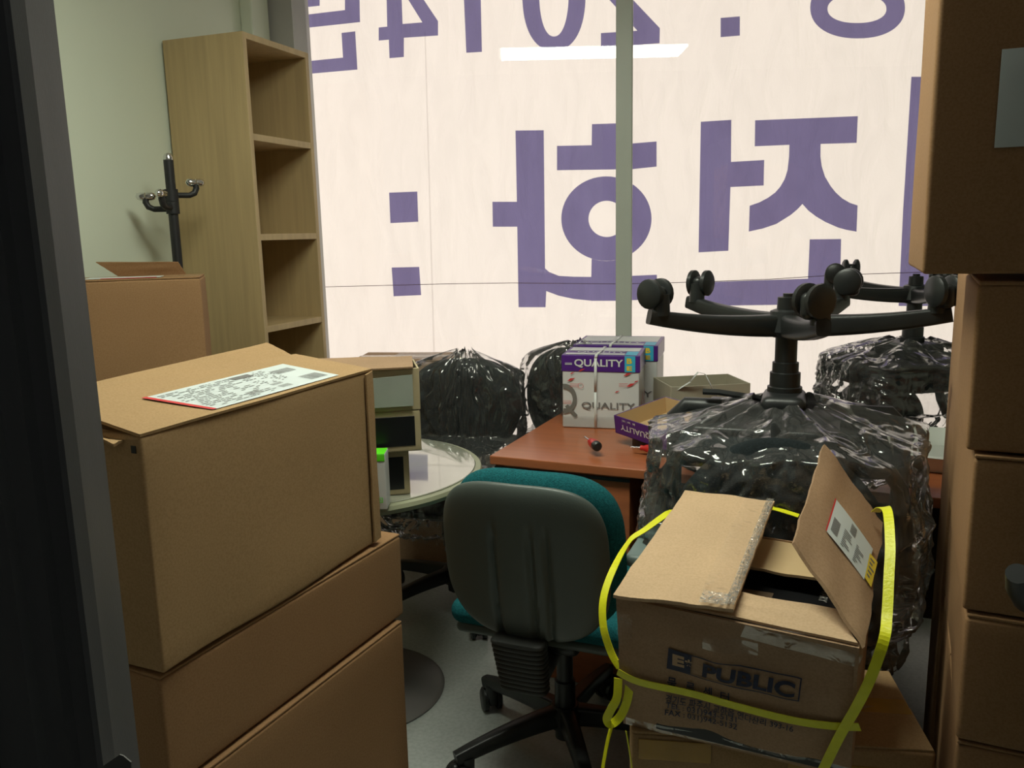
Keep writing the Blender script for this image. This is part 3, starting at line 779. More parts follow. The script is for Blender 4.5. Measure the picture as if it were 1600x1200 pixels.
for s in (-1,1):
    ar=MB().tube([(s*.2,.02,TS-.03),(s*.262,.02,TS-.02),(s*.268,-.02,TS+.10),(s*.258,-.06,.662)],.016,12).obj('arm_bracket',BLACK,tc) if s>0 else None
    if s>0:
        MB().rbox((s*.255,-.115,.676),(.07,.25,.03),.014,8).obj('armrest',ARMP,tc)

# ------------------------------------------------------------------ round table
TC=(-1.285,2.085); TR=.40; TZ=.72
rt=thing('round_table','round olive-grey table with glossy top and steel disc foot behind the left stack','table',(TC[0],TC[1],0))
MB().lathe([(0,TZ-.035),(TR-.03,TZ-.035),(TR-.005,TZ-.028),(TR,TZ-.016),(TR-.004,TZ-.006),(TR-.012,TZ-.004),(0,TZ-.004)],96).obj('rim',RIM,rt)
MB().lathe([(0,TZ-.006),(TR-.022,TZ-.006),(TR-.02,TZ-.002),(TR-.022,TZ),(0,TZ)],96).obj('tabletop',TTOP,rt)
MB().lathe([(0,.02),(.035,.02),(.035,TZ-.06),(.12,TZ-.045),(.12,TZ-.036),(0,TZ-.036)],32).obj('pedestal',BLACKM,rt)
MB().lathe([(0,0),(.26,0),(.262,.006),(.25,.014),(.05,.032),(0,.033)],64).obj('foot_disc',mat('brushed_grey_steel',(.16,.16,.15),.4,metal=.4),rt)
# gadget boxes on it
def window_box(label,A,B,depth,z0,z1,panel,name='gadget_box'):
    A=Vector((A[0],A[1],z0));B=Vector((B[0],B[1],z0)); L=(B-A).length; rz=math.atan2(B.y-A.y,B.x-A.x);H=z1-z0
    o=thing(name,label,'box',A,rz)
    MB().rbox((L/2,depth/2,H/2),(L,depth,H),.004,6,.001).obj('body',mat('olive_kraft_board',(.45,.37,.22),.6),o)
    if panel: MB().rbox((L/2,-.0005,H/2),(L-.03,.002,H-.03),.001,4).obj('front_panel',panel,o)
    return o
kx=lambda x,Y:at(x,650,Y=Y).x
Yg=1.90
xr=at(640,740,Y=Yg).x; zb=TZ+.001
z1=at(625,703,Y=Yg).z; zt1=at(655,640,Y=Yg-.01).z; zt2=at(655,575,Y=Yg-.01).z
dk=Vector((.94,.342))
PILE=math.radians(31)
def left_of(xr_,yr_,L): return (xr_-math.cos(PILE)*L,yr_-math.sin(PILE)*L)
A=left_of(xr,Yg,.24); window_box('kraft gadget box with black front, under the wider one on the round table',A,(xr,Yg),.16,zb,z1,DARKB)
xr2=at(658,680,Y=Yg-.01).x
A=left_of(xr2,Yg-.01,.26); gb=window_box('wide kraft gadget box with a black front and thin ring, middle of its pile',A,(xr2,Yg-.01),.17,z1+.006,zt1,DARKB)
Lg=.26; Hg=zt1-z1-.006
MB().tube([(Lg-.155+.032*math.cos(k*PI/12),-.0022,Hg/2+.032*math.sin(k*PI/12)) for k in range(25)],.0006,6).obj('speaker_ring',GREYC,gb)
xr3=at(656,610,Y=Yg-.01).x
A=left_of(xr3,Yg-.01,.25)
gb2=open_box('open tan gadget box holding a grey card, topmost of the round table pile',A,(xr3,Yg-.01),.16,zt1+.001,zt2,mat('olive_kraft_board',(.45,.37,.22),.6),None,name='gadget_box')
MB().slab([(.0,-.004,.012),(.232,-.004,.012),(.232,-.004,zt2-zt1-.016),(.0,-.004,zt2-zt1-.028)],.004,4).obj('grey_card',GREYC,gb2)
MB().slab([(-.02,-.01,zt2-zt1),(.235,-.01,zt2-zt1+.001),(.245,.16,zt2-zt1+.004),(-.02,.16,zt2-zt1+.01)],.004,8,0,2,.002).obj('lid',CARDP,gb2)
# small white box with green top
xg=at(613,745,Y=1.80).x
wb=thing('product_box','small white box with a lime green top standing on the round table','box',(xg-.086,1.80-.062,zb),math.radians(20))
Hw=at(613,705,Y=1.80).z-zb
MB().rbox((.045,.03,Hw/2),(.09,.06,Hw),.002,4).obj('body',WHITEC,wb)
MB().rbox((.045,-.0004,Hw-.009),(.088,.001,.018),.0003,3).obj('green_band',GREEN,wb)
MB().rbox((.045,.03,Hw+.0004),(.088,.058,.001),.0003,3).obj('green_top',GREEN,wb)
mb=MB(); 
for (a,b,c,d) in ((.066,.018,.080,.0195),(.066,.030,.080,.0315),(.066,.018,.0675,.0315),(.0785,.018,.080,.0315),(.070,.0225,.077,.024),(.070,.026,.075,.0275)): mb.face([(a,-.0012,b),(c,-.0012,b),(c,-.0012,d),(a,-.0012,d)])
mb.obj('printed_mark',GREEN,wb,smooth=False)

# ------------------------------------------------------------------ desk
dA=Vector((-.922,2.316,0)); drz=math.radians(-3.5); DL,DD=2.05,.68
dk_=thing('desk','cherry laminate office desk in front of the window','desk',dA,drz)
MB().rbox((DL/2,DD/2,.72-.014),(DL,DD,.028),.003,4).obj('tabletop',WOODD,dk_)
MB().rbox((.225,.30,.345),(.43,.56,.686),.003,4).obj('side_cabinet',WOODD,dk_)
MB().box((.225,.018,.678),(.432,.004,.010)).obj('black_rail',BLACKM,dk_)  # thin black strip across the cabinet front below the desktop
MB().box((DL-.03,.31,.345),(.03,.56,.69)).obj('leg_panel',WOODD,dk_,bevel=.002)
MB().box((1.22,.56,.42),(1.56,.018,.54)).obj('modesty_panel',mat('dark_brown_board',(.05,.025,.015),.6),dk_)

# ------------------------------------------------------------------ paper boxes
PZ=.721
def paper_box(label,A,B,depth,z1):
    A=Vector((A[0],A[1],PZ));B=Vector((B[0],B[1],PZ)); L=(B-A).length; rz=math.atan2(B.y-A.y,B.x-A.x); H=z1-PZ
    o=thing('paper_box',label,'box',A,rz,'strapped cartons of copier paper on the desk')
    MB().rbox((L/2,depth/2,H/2-.002),(L-.006,depth-.006,H-.004),.004,6,.001).obj('body',WHITEC,o)
    lid=MB().rbox((L/2,depth/2,H-.0295),(L,depth,.059),.003,8,.0015).obj('lid',PURPLE,o)
    f=lambda x,y,l=0:Vector((x,-.0008-l,y)); g=lambda x,y,l=0:Vector((x,y,H+.0008+l)); r=lambda x,y,l=0:Vector((L+.0008+l,x,y))
    mb=MB(); add_text(mb,'QUALITY',.05,lambda x,y:f(L*.17+x,H-.044+y,.0006),.0012,width=L*.62,height=.030)
    add_text(mb,'QUALITY',.05,lambda x,y:g(L*.17+x,.05+y,.0006),.0012,width=L*.62,height=.032)
    decal(mb,lambda x,y:f(x,y,.0006),L*.05,H-.034,L*.14,H-.031); decal(mb,lambda x,y:f(x,y,.0006),L*.05,H-.029,L*.14,H-.0275); mb.obj('white_lettering',STRAPW,lid,smooth=False)
    mb=MB(); decal(mb,g,.012,.012,L-.055,.044); decal(mb,g,.012,.10,L-.012,depth-.02); mb.obj('white_field',WHITEC,lid,smooth=False)
    mb=MB(); decal(mb,f,L-.052,H-.057,L-.016,H-.002); decal(mb,g,L-.052,.002,L-.012,.09); mb.obj('cyan_patch',CYAN,lid,smooth=False)
    mb=MB(); add_text(mb,'B',.04,lambda x,y:f(L-.045+x,H-.028+y,.0008),.002,width=.018,height=.019); add_text(mb,'E',.04,lambda x,y:f(L-.045+x,H-.052+y,.0008),.002,width=.018,height=.016); mb.obj('yellow_lettering',YEL,lid,smooth=False)
    mb=MB(); add_text(mb,'QUALITY',.05,lambda x,y:f(L*.26+x,.066+y),.0005,width=L*.68,height=.027)
    mb.obj('dark_lettering',GINK,o,smooth=False)
    mb=MB(); c=(.012,.103); ro,ri=.042,.028
    a=[-110+k*10 for k in range(24)]
    for k in range(23):
        t0,t1=math.radians(a[k]),math.radians(a[k+1])
        P=[(c[0]+q*math.cos(t),c[1]+q*math.sin(t)*1.25) for q,t in ((ro,t0),(ro,t1),(ri,t1),(ri,t0))]
        if all(p[0]>0.003 for p in P): mb.face([f(*p,.0002) for p in P])
    mb.face([f(.012,.075,.0004),f(.022,.083,.0004),f(.057,.045,.0004),f(.047,.036,.0004)]); mb.obj('grey_emblem',mat('mid_grey_print',(.17,.165,.15),.6),o,smooth=False)
    mb=MB()
    for (x,y,s) in ((.02,.165,1),(.06,.20,.8),(.03,.19,.6),(.225,.150,1.1),(.215,.187,1),(.185,.128,.6),(.25,.165,.6)):
        mb.face([f(x,y,.0003),f(x+.012*s,y+.001,.0003),f(x+.03*s,y+.012*s,.0003),f(x+.012*s,y+.010*s,.0003)])
    for (x0,y0) in ((.03,.155),(.20,.160),(.005,.095)):
        for k in range(3): decal(mb,lambda x,y:f(x,y,.0003),x0,y0-k*.005,x0+.03,y0-k*.005+.0012)
    mb.tube([f(.068+.009*math.cos(k*PI/8),.150+.009*math.sin(k*PI/8),.0004) for k in range(17)],.0006,5); 
    for k in range(7): mb.face([r(.02+k*.025,.05+.02*(k%3)),r(.035+k*.025,.055+.02*(k%3)),r(.045+k*.025,.08+.02*(k%3)),r(.03+k*.025,.07+.02*(k%3))])
    mb.obj('red_marks',REDP,o,smooth=False)
    mb=MB(); 
    for k in range(26): decal(mb,lambda x,y:f(x,y,.0002),.003,.004+k*.0022,L-.004,.0044+k*.0022) if k<18 else None
    for k in range(60): decal(mb,lambda x,y:f(x,y,.0002),.004+k*L/61,.003,.0046+k*L/61,.042)
    mb.obj('fine_grid_print',mat('pale_grey_print',(.42,.43,.42),.6),o,smooth=False)
    mb=MB(); s=L*.44
    P=[(s,-.004,.002),(s,-.004,H/2),(s+.001,-.004,H-.01),(s+.004,-.003,H+.003),(s+.008,depth/2,H+.003),(s+.006,depth+.002,H+.003),(s+.004,depth+.003,H/2),(s,depth+.003,.003)]
    mb.tube(P,.0045,6,sx=.25,sy=1,up=(0,0,1)) if False else None
    for i in range(len(P)-1):
        a,b=Vector(P[i]),Vector(P[i+1]); w=Vector((.0048,0,0)); mb.face([a-w,a+w,b+w,b-w])
    so=mb.obj('packing_strap',STRAPW,o); m=so.modifiers.new('t','SOLIDIFY'); m.thickness=.0008
    return o
pz1=at(1000,556,Y=2.76).z
paper_box('nearer strapped white paper carton with purple lid, its front lettering facing out',(-.812,2.733),(-.542,2.760),.20,pz1)
paper_box('farther strapped white paper carton directly behind the nearer one',(-.835,2.965),(-.522,2.99),.27,pz1+.004)
# purple lid lying upside down, tilted on a tape roll
lidt=thing('carton_cover','purple carton lid lying upside down with its tan inside showing, beside the paper boxes','lid',tuple(at(962,676,z=.757)),0,None,rot=(math.radians(9),math.radians(2),math.radians(-38)))
mb=MB()
for c,d in (((.155,.0015,.03),(.31,.003,.06)),((.155,.2185,.03),(.31,.003,.06)),((.0015,.11,.03),(.003,.22,.06)),((.3085,.11,.03),(.003,.22,.06))): mb.box(c,d)
mb.box((.155,.11,.0015),(.31,.22,.003)); mb.obj('rim',PURPLE,lidt)
mb=MB(); mb.box((.155,.11,.0038),(.303,.213,.0015)); mb.box((.155,.0036,.03),(.304,.001,.058)); mb.box((.155,.2164,.03),(.304,.001,.058)); mb.box((.0036,.11,.03),(.001,.213,.058)); mb.box((.3064,.11,.03),(.001,.213,.058)); mb.obj('lining',CARDL,lidt)
mb=MB(); add_text(mb,'QUALITY',.05,lambda x,y:Vector((.175-x,-.0012,.040-y)),.0008,width=.145,height=.022)
for k in range(4): decal(mb,lambda x,y:Vector((x,-.0012,y)),.04+k*.02,.045,.0408+k*.02,.055)
for k,sx in enumerate(('500','60','80')): add_text(mb,sx,.01,lambda x,y,k=k:Vector((.055+k*.024-x,-.0012,.054-y)),.0002,width=.012,height=.006)
mb.obj('white_lettering',STRAPW,lidt,smooth=False)
tr=thing('tape_roll','black roll under the tilted purple lid','tape',(lidt.location.x+.10,lidt.location.y-.0,.721))
MB().lathe([(.025,0),(.045,0),(.045,.030),(.025,.030),(.025,0)],32).obj('roll',BLACK,tr)
# screwdrivers
def driver(label,tip,butt,hr):
    tip=Vector(tip);butt=Vector(butt); d=(tip-butt); L=d.length; t=thing('screwdriver',label,'screwdriver',butt,math.atan2(d.y,d.x))
    zz=hr
    MB().tube([(0,0,zz),(.004,0,zz),(.02,0,zz)],[hr*.7,hr*.97,hr],16).obj('end_cap',BLACK,t)
    MB().tube([(.0195,0,zz),(.03,0,zz),(.052,0,zz),(.062,0,zz),(.07,0,zz)],[hr*1.0,hr*1.03,hr*.95,hr*.6,hr*.7],16).obj('handle',REDPL,t)
    MB().tube([(.069,0,zz),(L,0,zz*.9)],.0032,10).obj('shaft',CHROME,t)
driver('red screwdriver with black end lying nearer the left of the desk',at(914,691,z=.735),at(934,706,z=.738),.0155)
driver('red screwdriver half hidden by plastic, right of the other one',at(986,704,z=.73),(at(1036,709,z=.73)),.012)
# open tray box behind with white strap
tA=at(1048,640,z=.73); 
trz=math.radians(14)
tw=.36
t=open_box('low open tan box with a loose white strap behind the upturned chair',(-.44,2.78),(-.44+.25,2.78+.13),.20,.721,.872,mat('grey_tan_card',(.40,.37,.28),.7),CARDL)
mb=MB(); P=[(-.0,.02,.12),(.06,-.02,.17),(.08,-.04,.205),(.10,-.05,.20),(.14,-.06,.12),(.17,-.06,.05)]
for i in range(len(P)-1):
    a,b=Vector(P[i]),Vector(P[i+1]); w=Vector((.0,.006,0)); mb.face([a-w,a+w,b+w,b-w])
o=mb.obj('strap',STRAPW,t); m=o.modifiers.new('t','SOLIDIFY'); m.thickness=.001
# carton far behind the wrapped chair
bb=carton('taped brown carton by the window behind the wrapped chair',(-1.80,3.00),(-1.39,3.10),.24,.47,.885,CARDP,41)
MB().rbox((.25,.12,.4165),(.20,.18,.0008),.0003,4).obj('clear_tape',FILM,bb)
carton('brown carton on the floor under the taped one by the window',(-1.80,3.00),(-1.39,3.10),.24,0,.467,CARDP,42,flaps=False)
# white round stool seat and papers on the desk behind the wrapped chairs
ws=thing('desk_tray','white curved plastic tray on the right end of the desk','tray',(.36,2.62,.721),.2)
MB().lathe([(0,0),(.15,0),(.19,.05),(.185,.055),(.145,.008),(0,.008)],48).obj('body',mat('white_plastic',(.6,.63,.58),.35),ws)

# ------------------------------------------------------------------ big carton and the open strapped box on it
NB=Vector((-.285,1.352,0)); 
dirb=(Vector((.234,1.465,0))-Vector((-.275,1.36,0))).normalized()
big=carton('large tan carton on the floor under the open strapped box',(-.283,1.372),(.234,1.478),.27,0,.494,CARD,51,None,tapem=YTAPE)
MB().rbox((.40,-.0012,.43),(.24,.0012,.05),.0004,4).obj('packing_tape',YTAPE,big)
MB().rbox((.08,-.0012,.46),(.13,.0012,.04),.0004,4).obj('packing_tape',YTAPE,big)
fb=[Vector((-.300,1.390,.4955)),Vector((.090,1.350,.4955)),Vector((.128,1.690,.4955)),Vector((-.262,1.730,.4955))]
ft=[Vector((-.298,1.318,.778)),Vector((.086,1.252,.778)),Vector((.132,1.650,.778)),Vector((-.252,1.716,.778))]
eb=thing('open_box','open worn carton with navy block lettering, bound with yellow strap','box',fb[0])
O=fb[0]
FN=(fb[1]-fb[0]).cross(ft[0]-fb[0]).normalized()   # outward = toward camera
if FN.y>0: FN=-FN
def crush(u,v,s=0): return (noise.noise(Vector((u*3.3,v*3,s)))*.008+noise.noise(Vector((u*9,v*9,s+4)))*.003)*math.sin(PI*min(1,max(0,v)))**.3
def fpt(u,v,l=0):
    p=fb[0]*(1-u)*(1-v)+fb[1]*u*(1-v)+ft[1]*u*v+ft[0]*(1-u)*v
    bulge=.010*math.sin(PI*u)*math.sin(PI*v)
    ck=0
    if v>.62 and u>.45: ck=-.012*math.sin(PI*(v-.62)/.38)*min(1,(u-.45)/.1)      # dented top right
    return p+FN*(bulge+crush(u,v)+ck+l)-O
def wallgrid(mb,fn,t,n=22):
    V={}
    for s in (0,1):
        for i in range(n+1):
            for j in range(n+1): V[s,i,j]=mb.bm.verts.new(fn(i/n,j/n,-t*s))
        for i in range(n):
            for j in range(n): mb.bm.faces.new([V[s,i,j],V[s,i+1,j],V[s,i+1,j+1],V[s,i,j+1]])
    ring=[(i,0) for i in range(n)]+[(n,j) for j in range(n)]+[(i,n) for i in range(n,0,-1)]+[(0,j) for j in range(n,0,-1)]
    for k in range(len(ring)):
        a,b=ring[k],ring[(k+1)%len(ring)]; mb.bm.faces.new((V[0,a[0],a[1]],V[0,b[0],b[1]],V[1,b[0],b[1]],V[1,a[0],a[1]]))
mb=MB(); wallgrid(mb,fpt,.005,36)
def side(i,j,sd):
    N_=(fb[j]-fb[i]).cross(Vector((0,0,1))).normalized()
    cen=(fb[0]+fb[2])/2
    if N_.dot(fb[i]-cen)<0:N_=-N_
    def f(u,v,l=0):
        p=fb[i]*(1-u)*(1-v)+fb[j]*u*(1-v)+ft[j]*u*v+ft[i]*(1-u)*v
        return p+N_*(crush(u,v,sd)*math.sin(PI*u)**.3+l)-O
    return f
wallgrid(mb,side(1,2,3),.005,16); wallgrid(mb,side(2,3,6),.005,10); wallgrid(mb,side(3,0,9),.005,16)
mb.hexa([p-O+Vector((0,0,.0)) for p in fb],[p-O+Vector((0,0,.005)) for p in fb])
mb.obj('body',CARDP,eb)
# printing: laid out on the front face in metres from the logo's top-left corner
ux=(fb[1]-fb[0]).normalized(); LF=(fb[1]-fb[0]).length; LV=(ft[0]-fb[0]).length
def face_uv(px_,py_):
    p=atp(px_,py_,fb[0],FN); u=(p-fb[0]).dot(ux)/LF
    vv=(ft[0]-fb[0]).normalized(); v=(p-fb[0]-ux*((p-fb[0]).dot(ux))).length/LV
    return u,v
def pf(quad):
    """map unit square to the face region whose photographed corners are quad (tl,tr,br,bl)"""
    q=[Vector(face_uv(*c)) for c in quad]
    def f(x,y,l=.0012):
        p=q[3]*(1-x)*(1-y)+q[2]*x*(1-y)+q[1]*x*y+q[0]*(1-x)*y
        return fpt(p.x,p.y,l)
    return f
def tq(mb,body,quad,bold=0,l=.0026,space=1.0):
    f=pf(quad); V,Fc=text_pts(body,1,bold,space)
    x0=min(v.x for v in V);x1=max(v.x for v in V);y0=min(v.y for v in V);y1=max(v.y for v in V)
    vs=[mb.bm.verts.new(f((v.x-x0)/(x1-x0),(v.y-y0)/(y1-y0),l)) for v in V]
    for k in Fc:
        try: mb.bm.faces.new([vs[i] for i in k])
        except ValueError: pass
def grid_decal(mb,f,x0,y0,x1,y1,l=.0008,n=6):
    g=[[mb.bm.verts.new(f(x0+(x1-x0)*i/n,y0+(y1-y0)*j/n,l)) for j in range(n+1)] for i in range(n+1)]
    for i in range(n):
        for j in range(n): mb.bm.faces.new((g[i][j],g[i+1][j],g[i+1][j+1],g[i][j+1]))
LQ_=pf([(1042,1004),(1250,1053),(1247,1086),(1040,1037)])
mb=MB()
grid_decal(mb,LQ_,0,0,.19,1,.0026,10)
for (a,b,c,d) in ((.19,.95,1,1),(.19,0,1,.05),(.99,0,1,1)): grid_decal(mb,LQ_,a,b,c,d,.0026,24)
tq(mb,'PUBLIC',[(1098,1024),(1241,1059),(1239,1080),(1096,1046)],.035,.0028)
tq(mb,'경기도 파주시 교하읍 연다산리 393-16',[(1041,1076),(1240,1121),(1239,1134),(1040,1089)],.014)
tq(mb,'TEL : 031)943-5131',[(1041,1089),(1151,1112),(1151,1125),(1040,1102)],.014)
tq(mb,'FAX : 031)942-5132',[(1040,1102),(1152,1124),(1152,1137),(1039,1114)],.014)
for k,(ch,x) in enumerate((('물',1042),('류',1071),('센',1098),('터',1125))):
    dy=(x-1042)*.235
    tq(mb,ch,[(x,1050+dy),(x+14,1053+dy),(x+14,1070+dy),(x,1067+dy)],.012)
mb.obj('navy_lettering',BLUEINK,eb,smooth=False)
mb=MB(); tq(mb,'E',[(1049,1012),(1068,1016),(1068,1034),(1049,1030)],.06,.0034); tq(mb,'*',[(1069,1018),(1081,1021),(1081,1035),(1069,1032)],.03,.0034)
mb.obj('logo_cutout',mat('kraft_showing_through',(.52,.36,.22),.8),eb,smooth=False)
# tape over the print and along the bottom edge
mb=MB(); tf=pf([(1160,968),(1345,1012),(1335,1035),(1152,990)]); grid_decal(mb,tf,0,0,1,1,.002,12)
tf=pf([(1095,985),(1180,1000),(1180,1020),(1095,1003)]); grid_decal(mb,tf,0,0,1,1,.002,8)
tf=pf([(978,1118),(1335,1198),(1335,1210),(978,1130)]); grid_decal(mb,tf,0,0,1,1,.002,16); mb.obj('clear_tape',FILM,eb)
# torn paper patch at the left edge
mb=MB(); tf=pf([(958,945),(985,960),(985,990),(962,1000)]); grid_decal(mb,tf,0,0,1,1,.006,6)
for v in mb.bm.verts: v.co=v.co+Vector((random.uniform(-.004,.004),random.uniform(-.006,0),random.uniform(-.004,.004)))
mb.obj('torn_tape',FILM,eb)
# flaps
mb=MB(); P=[at(958,934,z=.80),at(1146,957,z=.795),at(1210,787,Y=1.70),at(1070,770,Y=1.72)]
mb.slab([p-O for p in P],.006,14,.004,2,.004); fl=mb.obj('flap',mat('light_kraft_outside',(.62,.43,.26),.8,var=.05,bump=.15,bscale=20,noise2=(240,(.9,.88,.85))),eb)
mb=MB(); a,b,c,d=[p-O for p in P]; nn=(b-a).cross(d-a).normalized(); nn=nn if nn.z>0 else -nn
def fq(u,v,l): return a*(1-u)*(1-v)+b*u*(1-v)+c*u*v+d*(1-u)*v+nn*(l+.003+.004*math.sin(PI*u)*math.sin(PI*v))
grid_decal(mb,lambda x,y,l:fq(x,y,l),.70,.02,1.0,.98,.0085,12)
for v in mb.bm.verts: v.co=v.co+nn*random.uniform(0,.0018)
mb.obj('clear_tape',FILM,fl)
mb=MB(); grid_decal(mb,lambda x,y,l:fq(x,y,l),.925,.0,1.0,.98,.0100,22); grid_decal(mb,lambda x,y,l:fq(x,y,l),.72,-.01,.95,.07,.0106,10)
for v in mb.bm.verts: v.co=v.co+nn*random.uniform(0,.003)
mb.obj('crinkled_tape_edge',m_clear('crinkled_tape',2.0,.12,.28,1.0,60,dist=.02),fl,angle=10)
# right flap, standing up
mb=MB(); Q=[at(1372,1003,Y=1.262),at(1393,806,Y=1.66),at(1285,697,Y=1.70),at(1237,850,Y=1.36)]
Q[0]=ft[1]+Vector((.004,.0,.0)); Q[1]=ft[2]+Vector((.006,0,.06))
mb.slab([p-O for p in Q],.006,14,.004,6,.005); fr_=mb.obj('flap',CARDP,eb)
a,b,c,d=[p-O for p in Q]; n2=(b-a).cross(d-a).normalized(); n2=n2 if n2.dot(F0)<0 else -n2
sgn=1 if (b-a).cross(d-a).dot(n2)>0 else -1
def rq(u,v,l): return a*(1-u)*(1-v)+b*u*(1-v)+c*u*v+d*(1-u)*v+n2*(l+(.006 if sgn>0 else 0)+.004*sgn*math.sin(PI*u)*math.sin(PI*v)+.0035)
def pxw(p):
    q=p-Vector((0,0,EYE)); c=q.dot(CF); return (800+FPX*q.dot(CR)/c,600-FPX*q.dot(CU)/c)
def uvof(x,y):
    best=None
    for i in range(61):
        for j in range(61):
            X=pxw(rq(i/60,j/60,0)+O); e_=(X[0]-x)**2+(X[1]-y)**2
            if best is None or e_<best[0]: best=(e_,i/60,j/60)
    return Vector(best[1:])
LC=[uvof(1292,829),uvof(1349,905),uvof(1364,858),uvof(1308,781)]       # label: bottom-left, bottom-right, top-right, top-left
def lq(x,y,l=0):
    p=LC[0]*(1-x)*(1-y)+LC[1]*x*(1-y)+LC[2]*x*y+LC[3]*(1-x)*y; return rq(p.x,p.y,l)
mb=MB(); grid_decal(mb,lq,0,0,1,1,.0,8); lo=mb.obj('shipping_label',WHITEP,fr_)
mb=MB(); grid_decal(mb,lq,-.03,0,-.0,1,.0002,6); mb.obj('red_edge',REDP,lo)
YC=[uvof(1351,903),uvof(1362,918),uvof(1370,880),uvof(1358,864)]
def yq(x,y,l=0):
    p=YC[0]*(1-x)*(1-y)+YC[1]*x*(1-y)+YC[2]*x*y+YC[3]*(1-x)*y; return rq(p.x,p.y,l)
mb=MB(); grid_decal(mb,yq,0,0,1,1,.0006,5); mb.obj('yellow_sticker',YEL,lo)
mb=MB()
for k in range(12): grid_decal(mb,lq,.06+k*.014,.12,.068+k*.014,.52,.0008,1)
for k in range(10): grid_decal(mb,lq,.44+k*.014,.62,.448+k*.014,.9,.0008,1)
for k in range(9):
    for x0 in (.30,.62):
        grid_decal(mb,lq,x0+.03,.08+k*.055,x0+.03+random.uniform(.06,.24),.105+k*.055,.0008,1)
for k in range(5): grid_decal(mb,yq,.15,.15+k*.16,.15+random.uniform(.3,.7),.22+k*.16,.0012,1)
mb.obj('printed_lines',GINK,lo)
# back flap folded down over the opening, front flap strip
mb=MB(); P=[ft[3]+Vector((.02,-.002,-.004)),ft[2]+Vector((-.01,-.002,-.004)),at(1300,908,z=.775),at(1160,884,z=.775)]
mb.slab([p-O for p in P],.005,8,.002,4,.003); mb.obj('flap',CARDL,eb)
mb=MB(); P=[ft[0]+Vector((.02,.004,.002)),ft[1]+Vector((-.002,.004,.002)),at(1306,955,z=.795),at(1130,925,z=.795)]
mb.slab([p-O for p in P],.005,10,0,5,.003); mb.obj('flap',mat('light_kraft_outside',(.50,.345,.19)),eb)
# black packaging inside the open box
ins=thing('book_pack','glossy black pack inside the open strapped box','book',(-.245,1.36,.505),-.1)
MB().rbox((.17,.155,.118),(.33,.28,.236),.004,4).obj('cover',DARKB,ins)
mb=MB(); add_text(mb,'VARY',.03,lambda x,y:Vector((.262+y,.20-x,.2372)),.0005,width=.05,height=.014); add_text(mb,'TO',.03,lambda x,y:Vector((.295+y,.16-x,.2372)),.0005,width=.03,height=.014); mb.obj('grey_lettering',mat('pale_grey_ink',(.30,.29,.27),.6),ins,smooth=False)
mb=MB(); mb.rbox((.12,.13,.2372),(.13,.045,.0012),.0005,4); mb.obj('brown_band',mat('brown_ink',(.16,.11,.07),.4),ins)

# yellow strap: a ribbon looped round the open box
ys=thing('packing_strap','bright yellow plastic packing strap looped loosely round the open box','strap',O)
def ribbon(pts,w,normals,name='band'):
    mb=MB(); n=len(pts)
    pts=[Vector(p) for p in pts]
    # smooth by Catmull-Rom
    S=[];NN=[]
    for i in range(n-1):
        p0,p1,p2,p3=pts[max(i-1,0)],pts[i],pts[i+1],pts[min(i+2,n-1)]
        for k in range(8):
            t=k/8; S.append(.5*((2*p1)+(p2-p0)*t+(2*p0-5*p1+4*p2-p3)*t*t+(3*p1-p0-3*p2+p3)*t**3)); NN.append((Vector(normals[i])*(1-t)+Vector(normals[i+1])*t).normalized())
    S.append(pts[-1]);NN.append(Vector(normals[-1]).normalized())
    L=[]
    for i in range(len(S)):
        tan=(S[min(i+1,len(S)-1)]-S[max(i-1,0)]).normalized(); sd=tan.cross(NN[i]).normalized()
        L.append((mb.bm.verts.new(S[i]+sd*w/2-O),mb.bm.verts.new(S[i]-sd*w/2-O)))
    for a,b in zip(L[:-1],L[1:]): mb.bm.faces.new((a[0],a[1],b[1],b[0]))
    o=mb.obj(name,YELLOW,ys,smooth=False); m=o.modifiers.new('t','SOLIDIFY'); m.thickness=.0012; m.offset=0
    return o
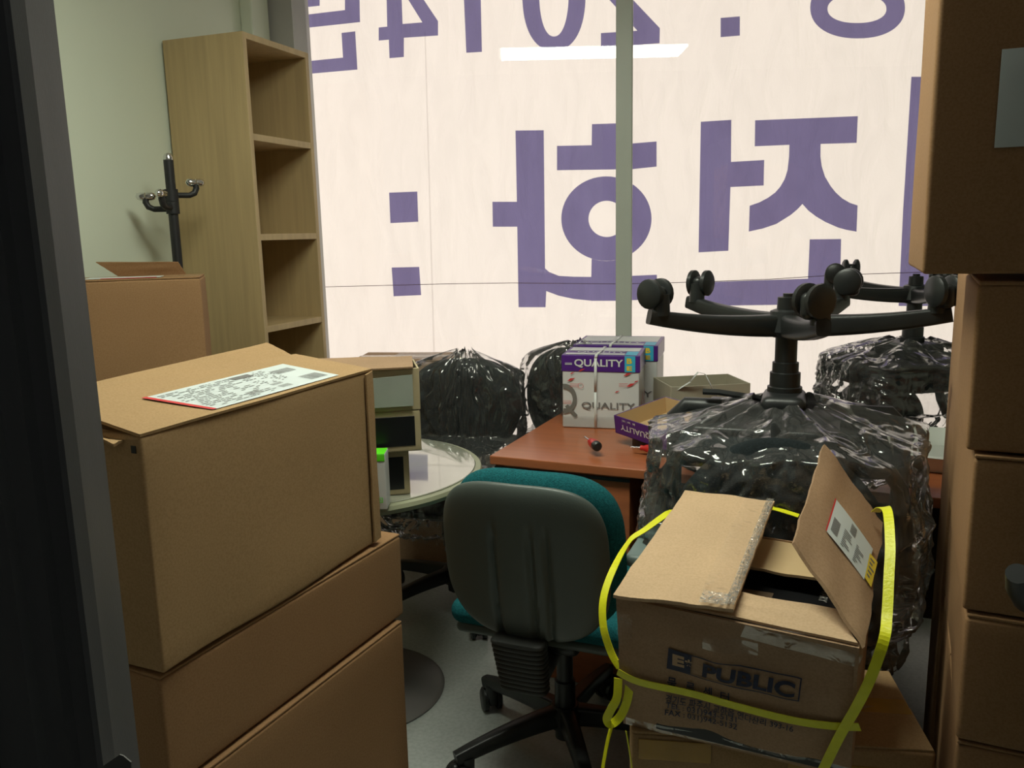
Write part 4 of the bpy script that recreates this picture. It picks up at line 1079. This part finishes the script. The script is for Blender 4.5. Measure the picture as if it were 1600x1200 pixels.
fo=lambda x,y,l=.008: O+fpt(*face_uv(x,y),l)
nf=FN; nl=Vector((-.8,-.6,0)); nd=Vector((-.3,-.9,.2))
ribbon([at(1060,797,Y=1.74),at(1045,801,Y=1.66),at(1010,826,Y=1.58),at(983,846,Y=1.53),at(958,890,Y=1.46),at(943,935,Y=1.41),at(943,980,Y=1.385),at(955,1020,Y=1.375),at(968,1043,Y=1.365)],.0155,[(0,-.3,1),(0,-.5,1),(-.3,-.6,.7),(-.5,-.8,.2),nd,nd,nd,nd,nf],'long_loop')
ribbon([fo(965,1040,.010),fo(1000,1055,.007),fo(1080,1073,.007),fo(1160,1092,.007),fo(1240,1110,.007),fo(1300,1122,.007),fo(1342,1123,.009)],.0155,[nf]*7,'front_band')
ribbon([at(970,1030,Y=1.36),at(982,1060,Y=1.362),at(981,1090,Y=1.365),at(970,1118,Y=1.365),at(955,1131,Y=1.36),at(948,1124,Y=1.355),at(955,1108,Y=1.352),at(964,1090,Y=1.352),at(966,1060,Y=1.356)],.0155,[nf,nf,nf,nf,(-.1,-1,.5),(-.1,-1,.3),nf,nf,nf],'lower_loop')
ribbon([at(957,1130,Y=1.36),at(949,1160,Y=1.355),at(941,1205,Y=1.35),at(936,1240,Y=1.35)],.008,[(-.6,-.8,0)]*4,'hanging_end')
ribbon([at(978,1142,Y=1.362),at(983,1170,Y=1.36),at(988,1205,Y=1.355)],.006,[(-.8,-.5,0)]*3,'hanging_end')
ribbon([at(1368,800,Y=1.60),at(1378,793,Y=1.52),at(1387,800,Y=1.47),at(1391,850,Y=1.40),at(1389,900,Y=1.35),at(1386,960,Y=1.30),at(1381,1000,Y=1.262),at(1360,1060,Y=1.262),at(1338,1105,Y=1.275),at(1312,1150,Y=1.30),at(1285,1205,Y=1.325)],.0155,[(0,-.2,1),(0,-.6,1),(-.2,-1,.4)]+[(-.15,-1,.1)]*4+[nf]*4,'side_band')
ribbon([at(1195,792,Y=1.74),at(1215,796,Y=1.74),at(1248,806,Y=1.73)],.012,[(0,-.3,1)]*3,'back_band')
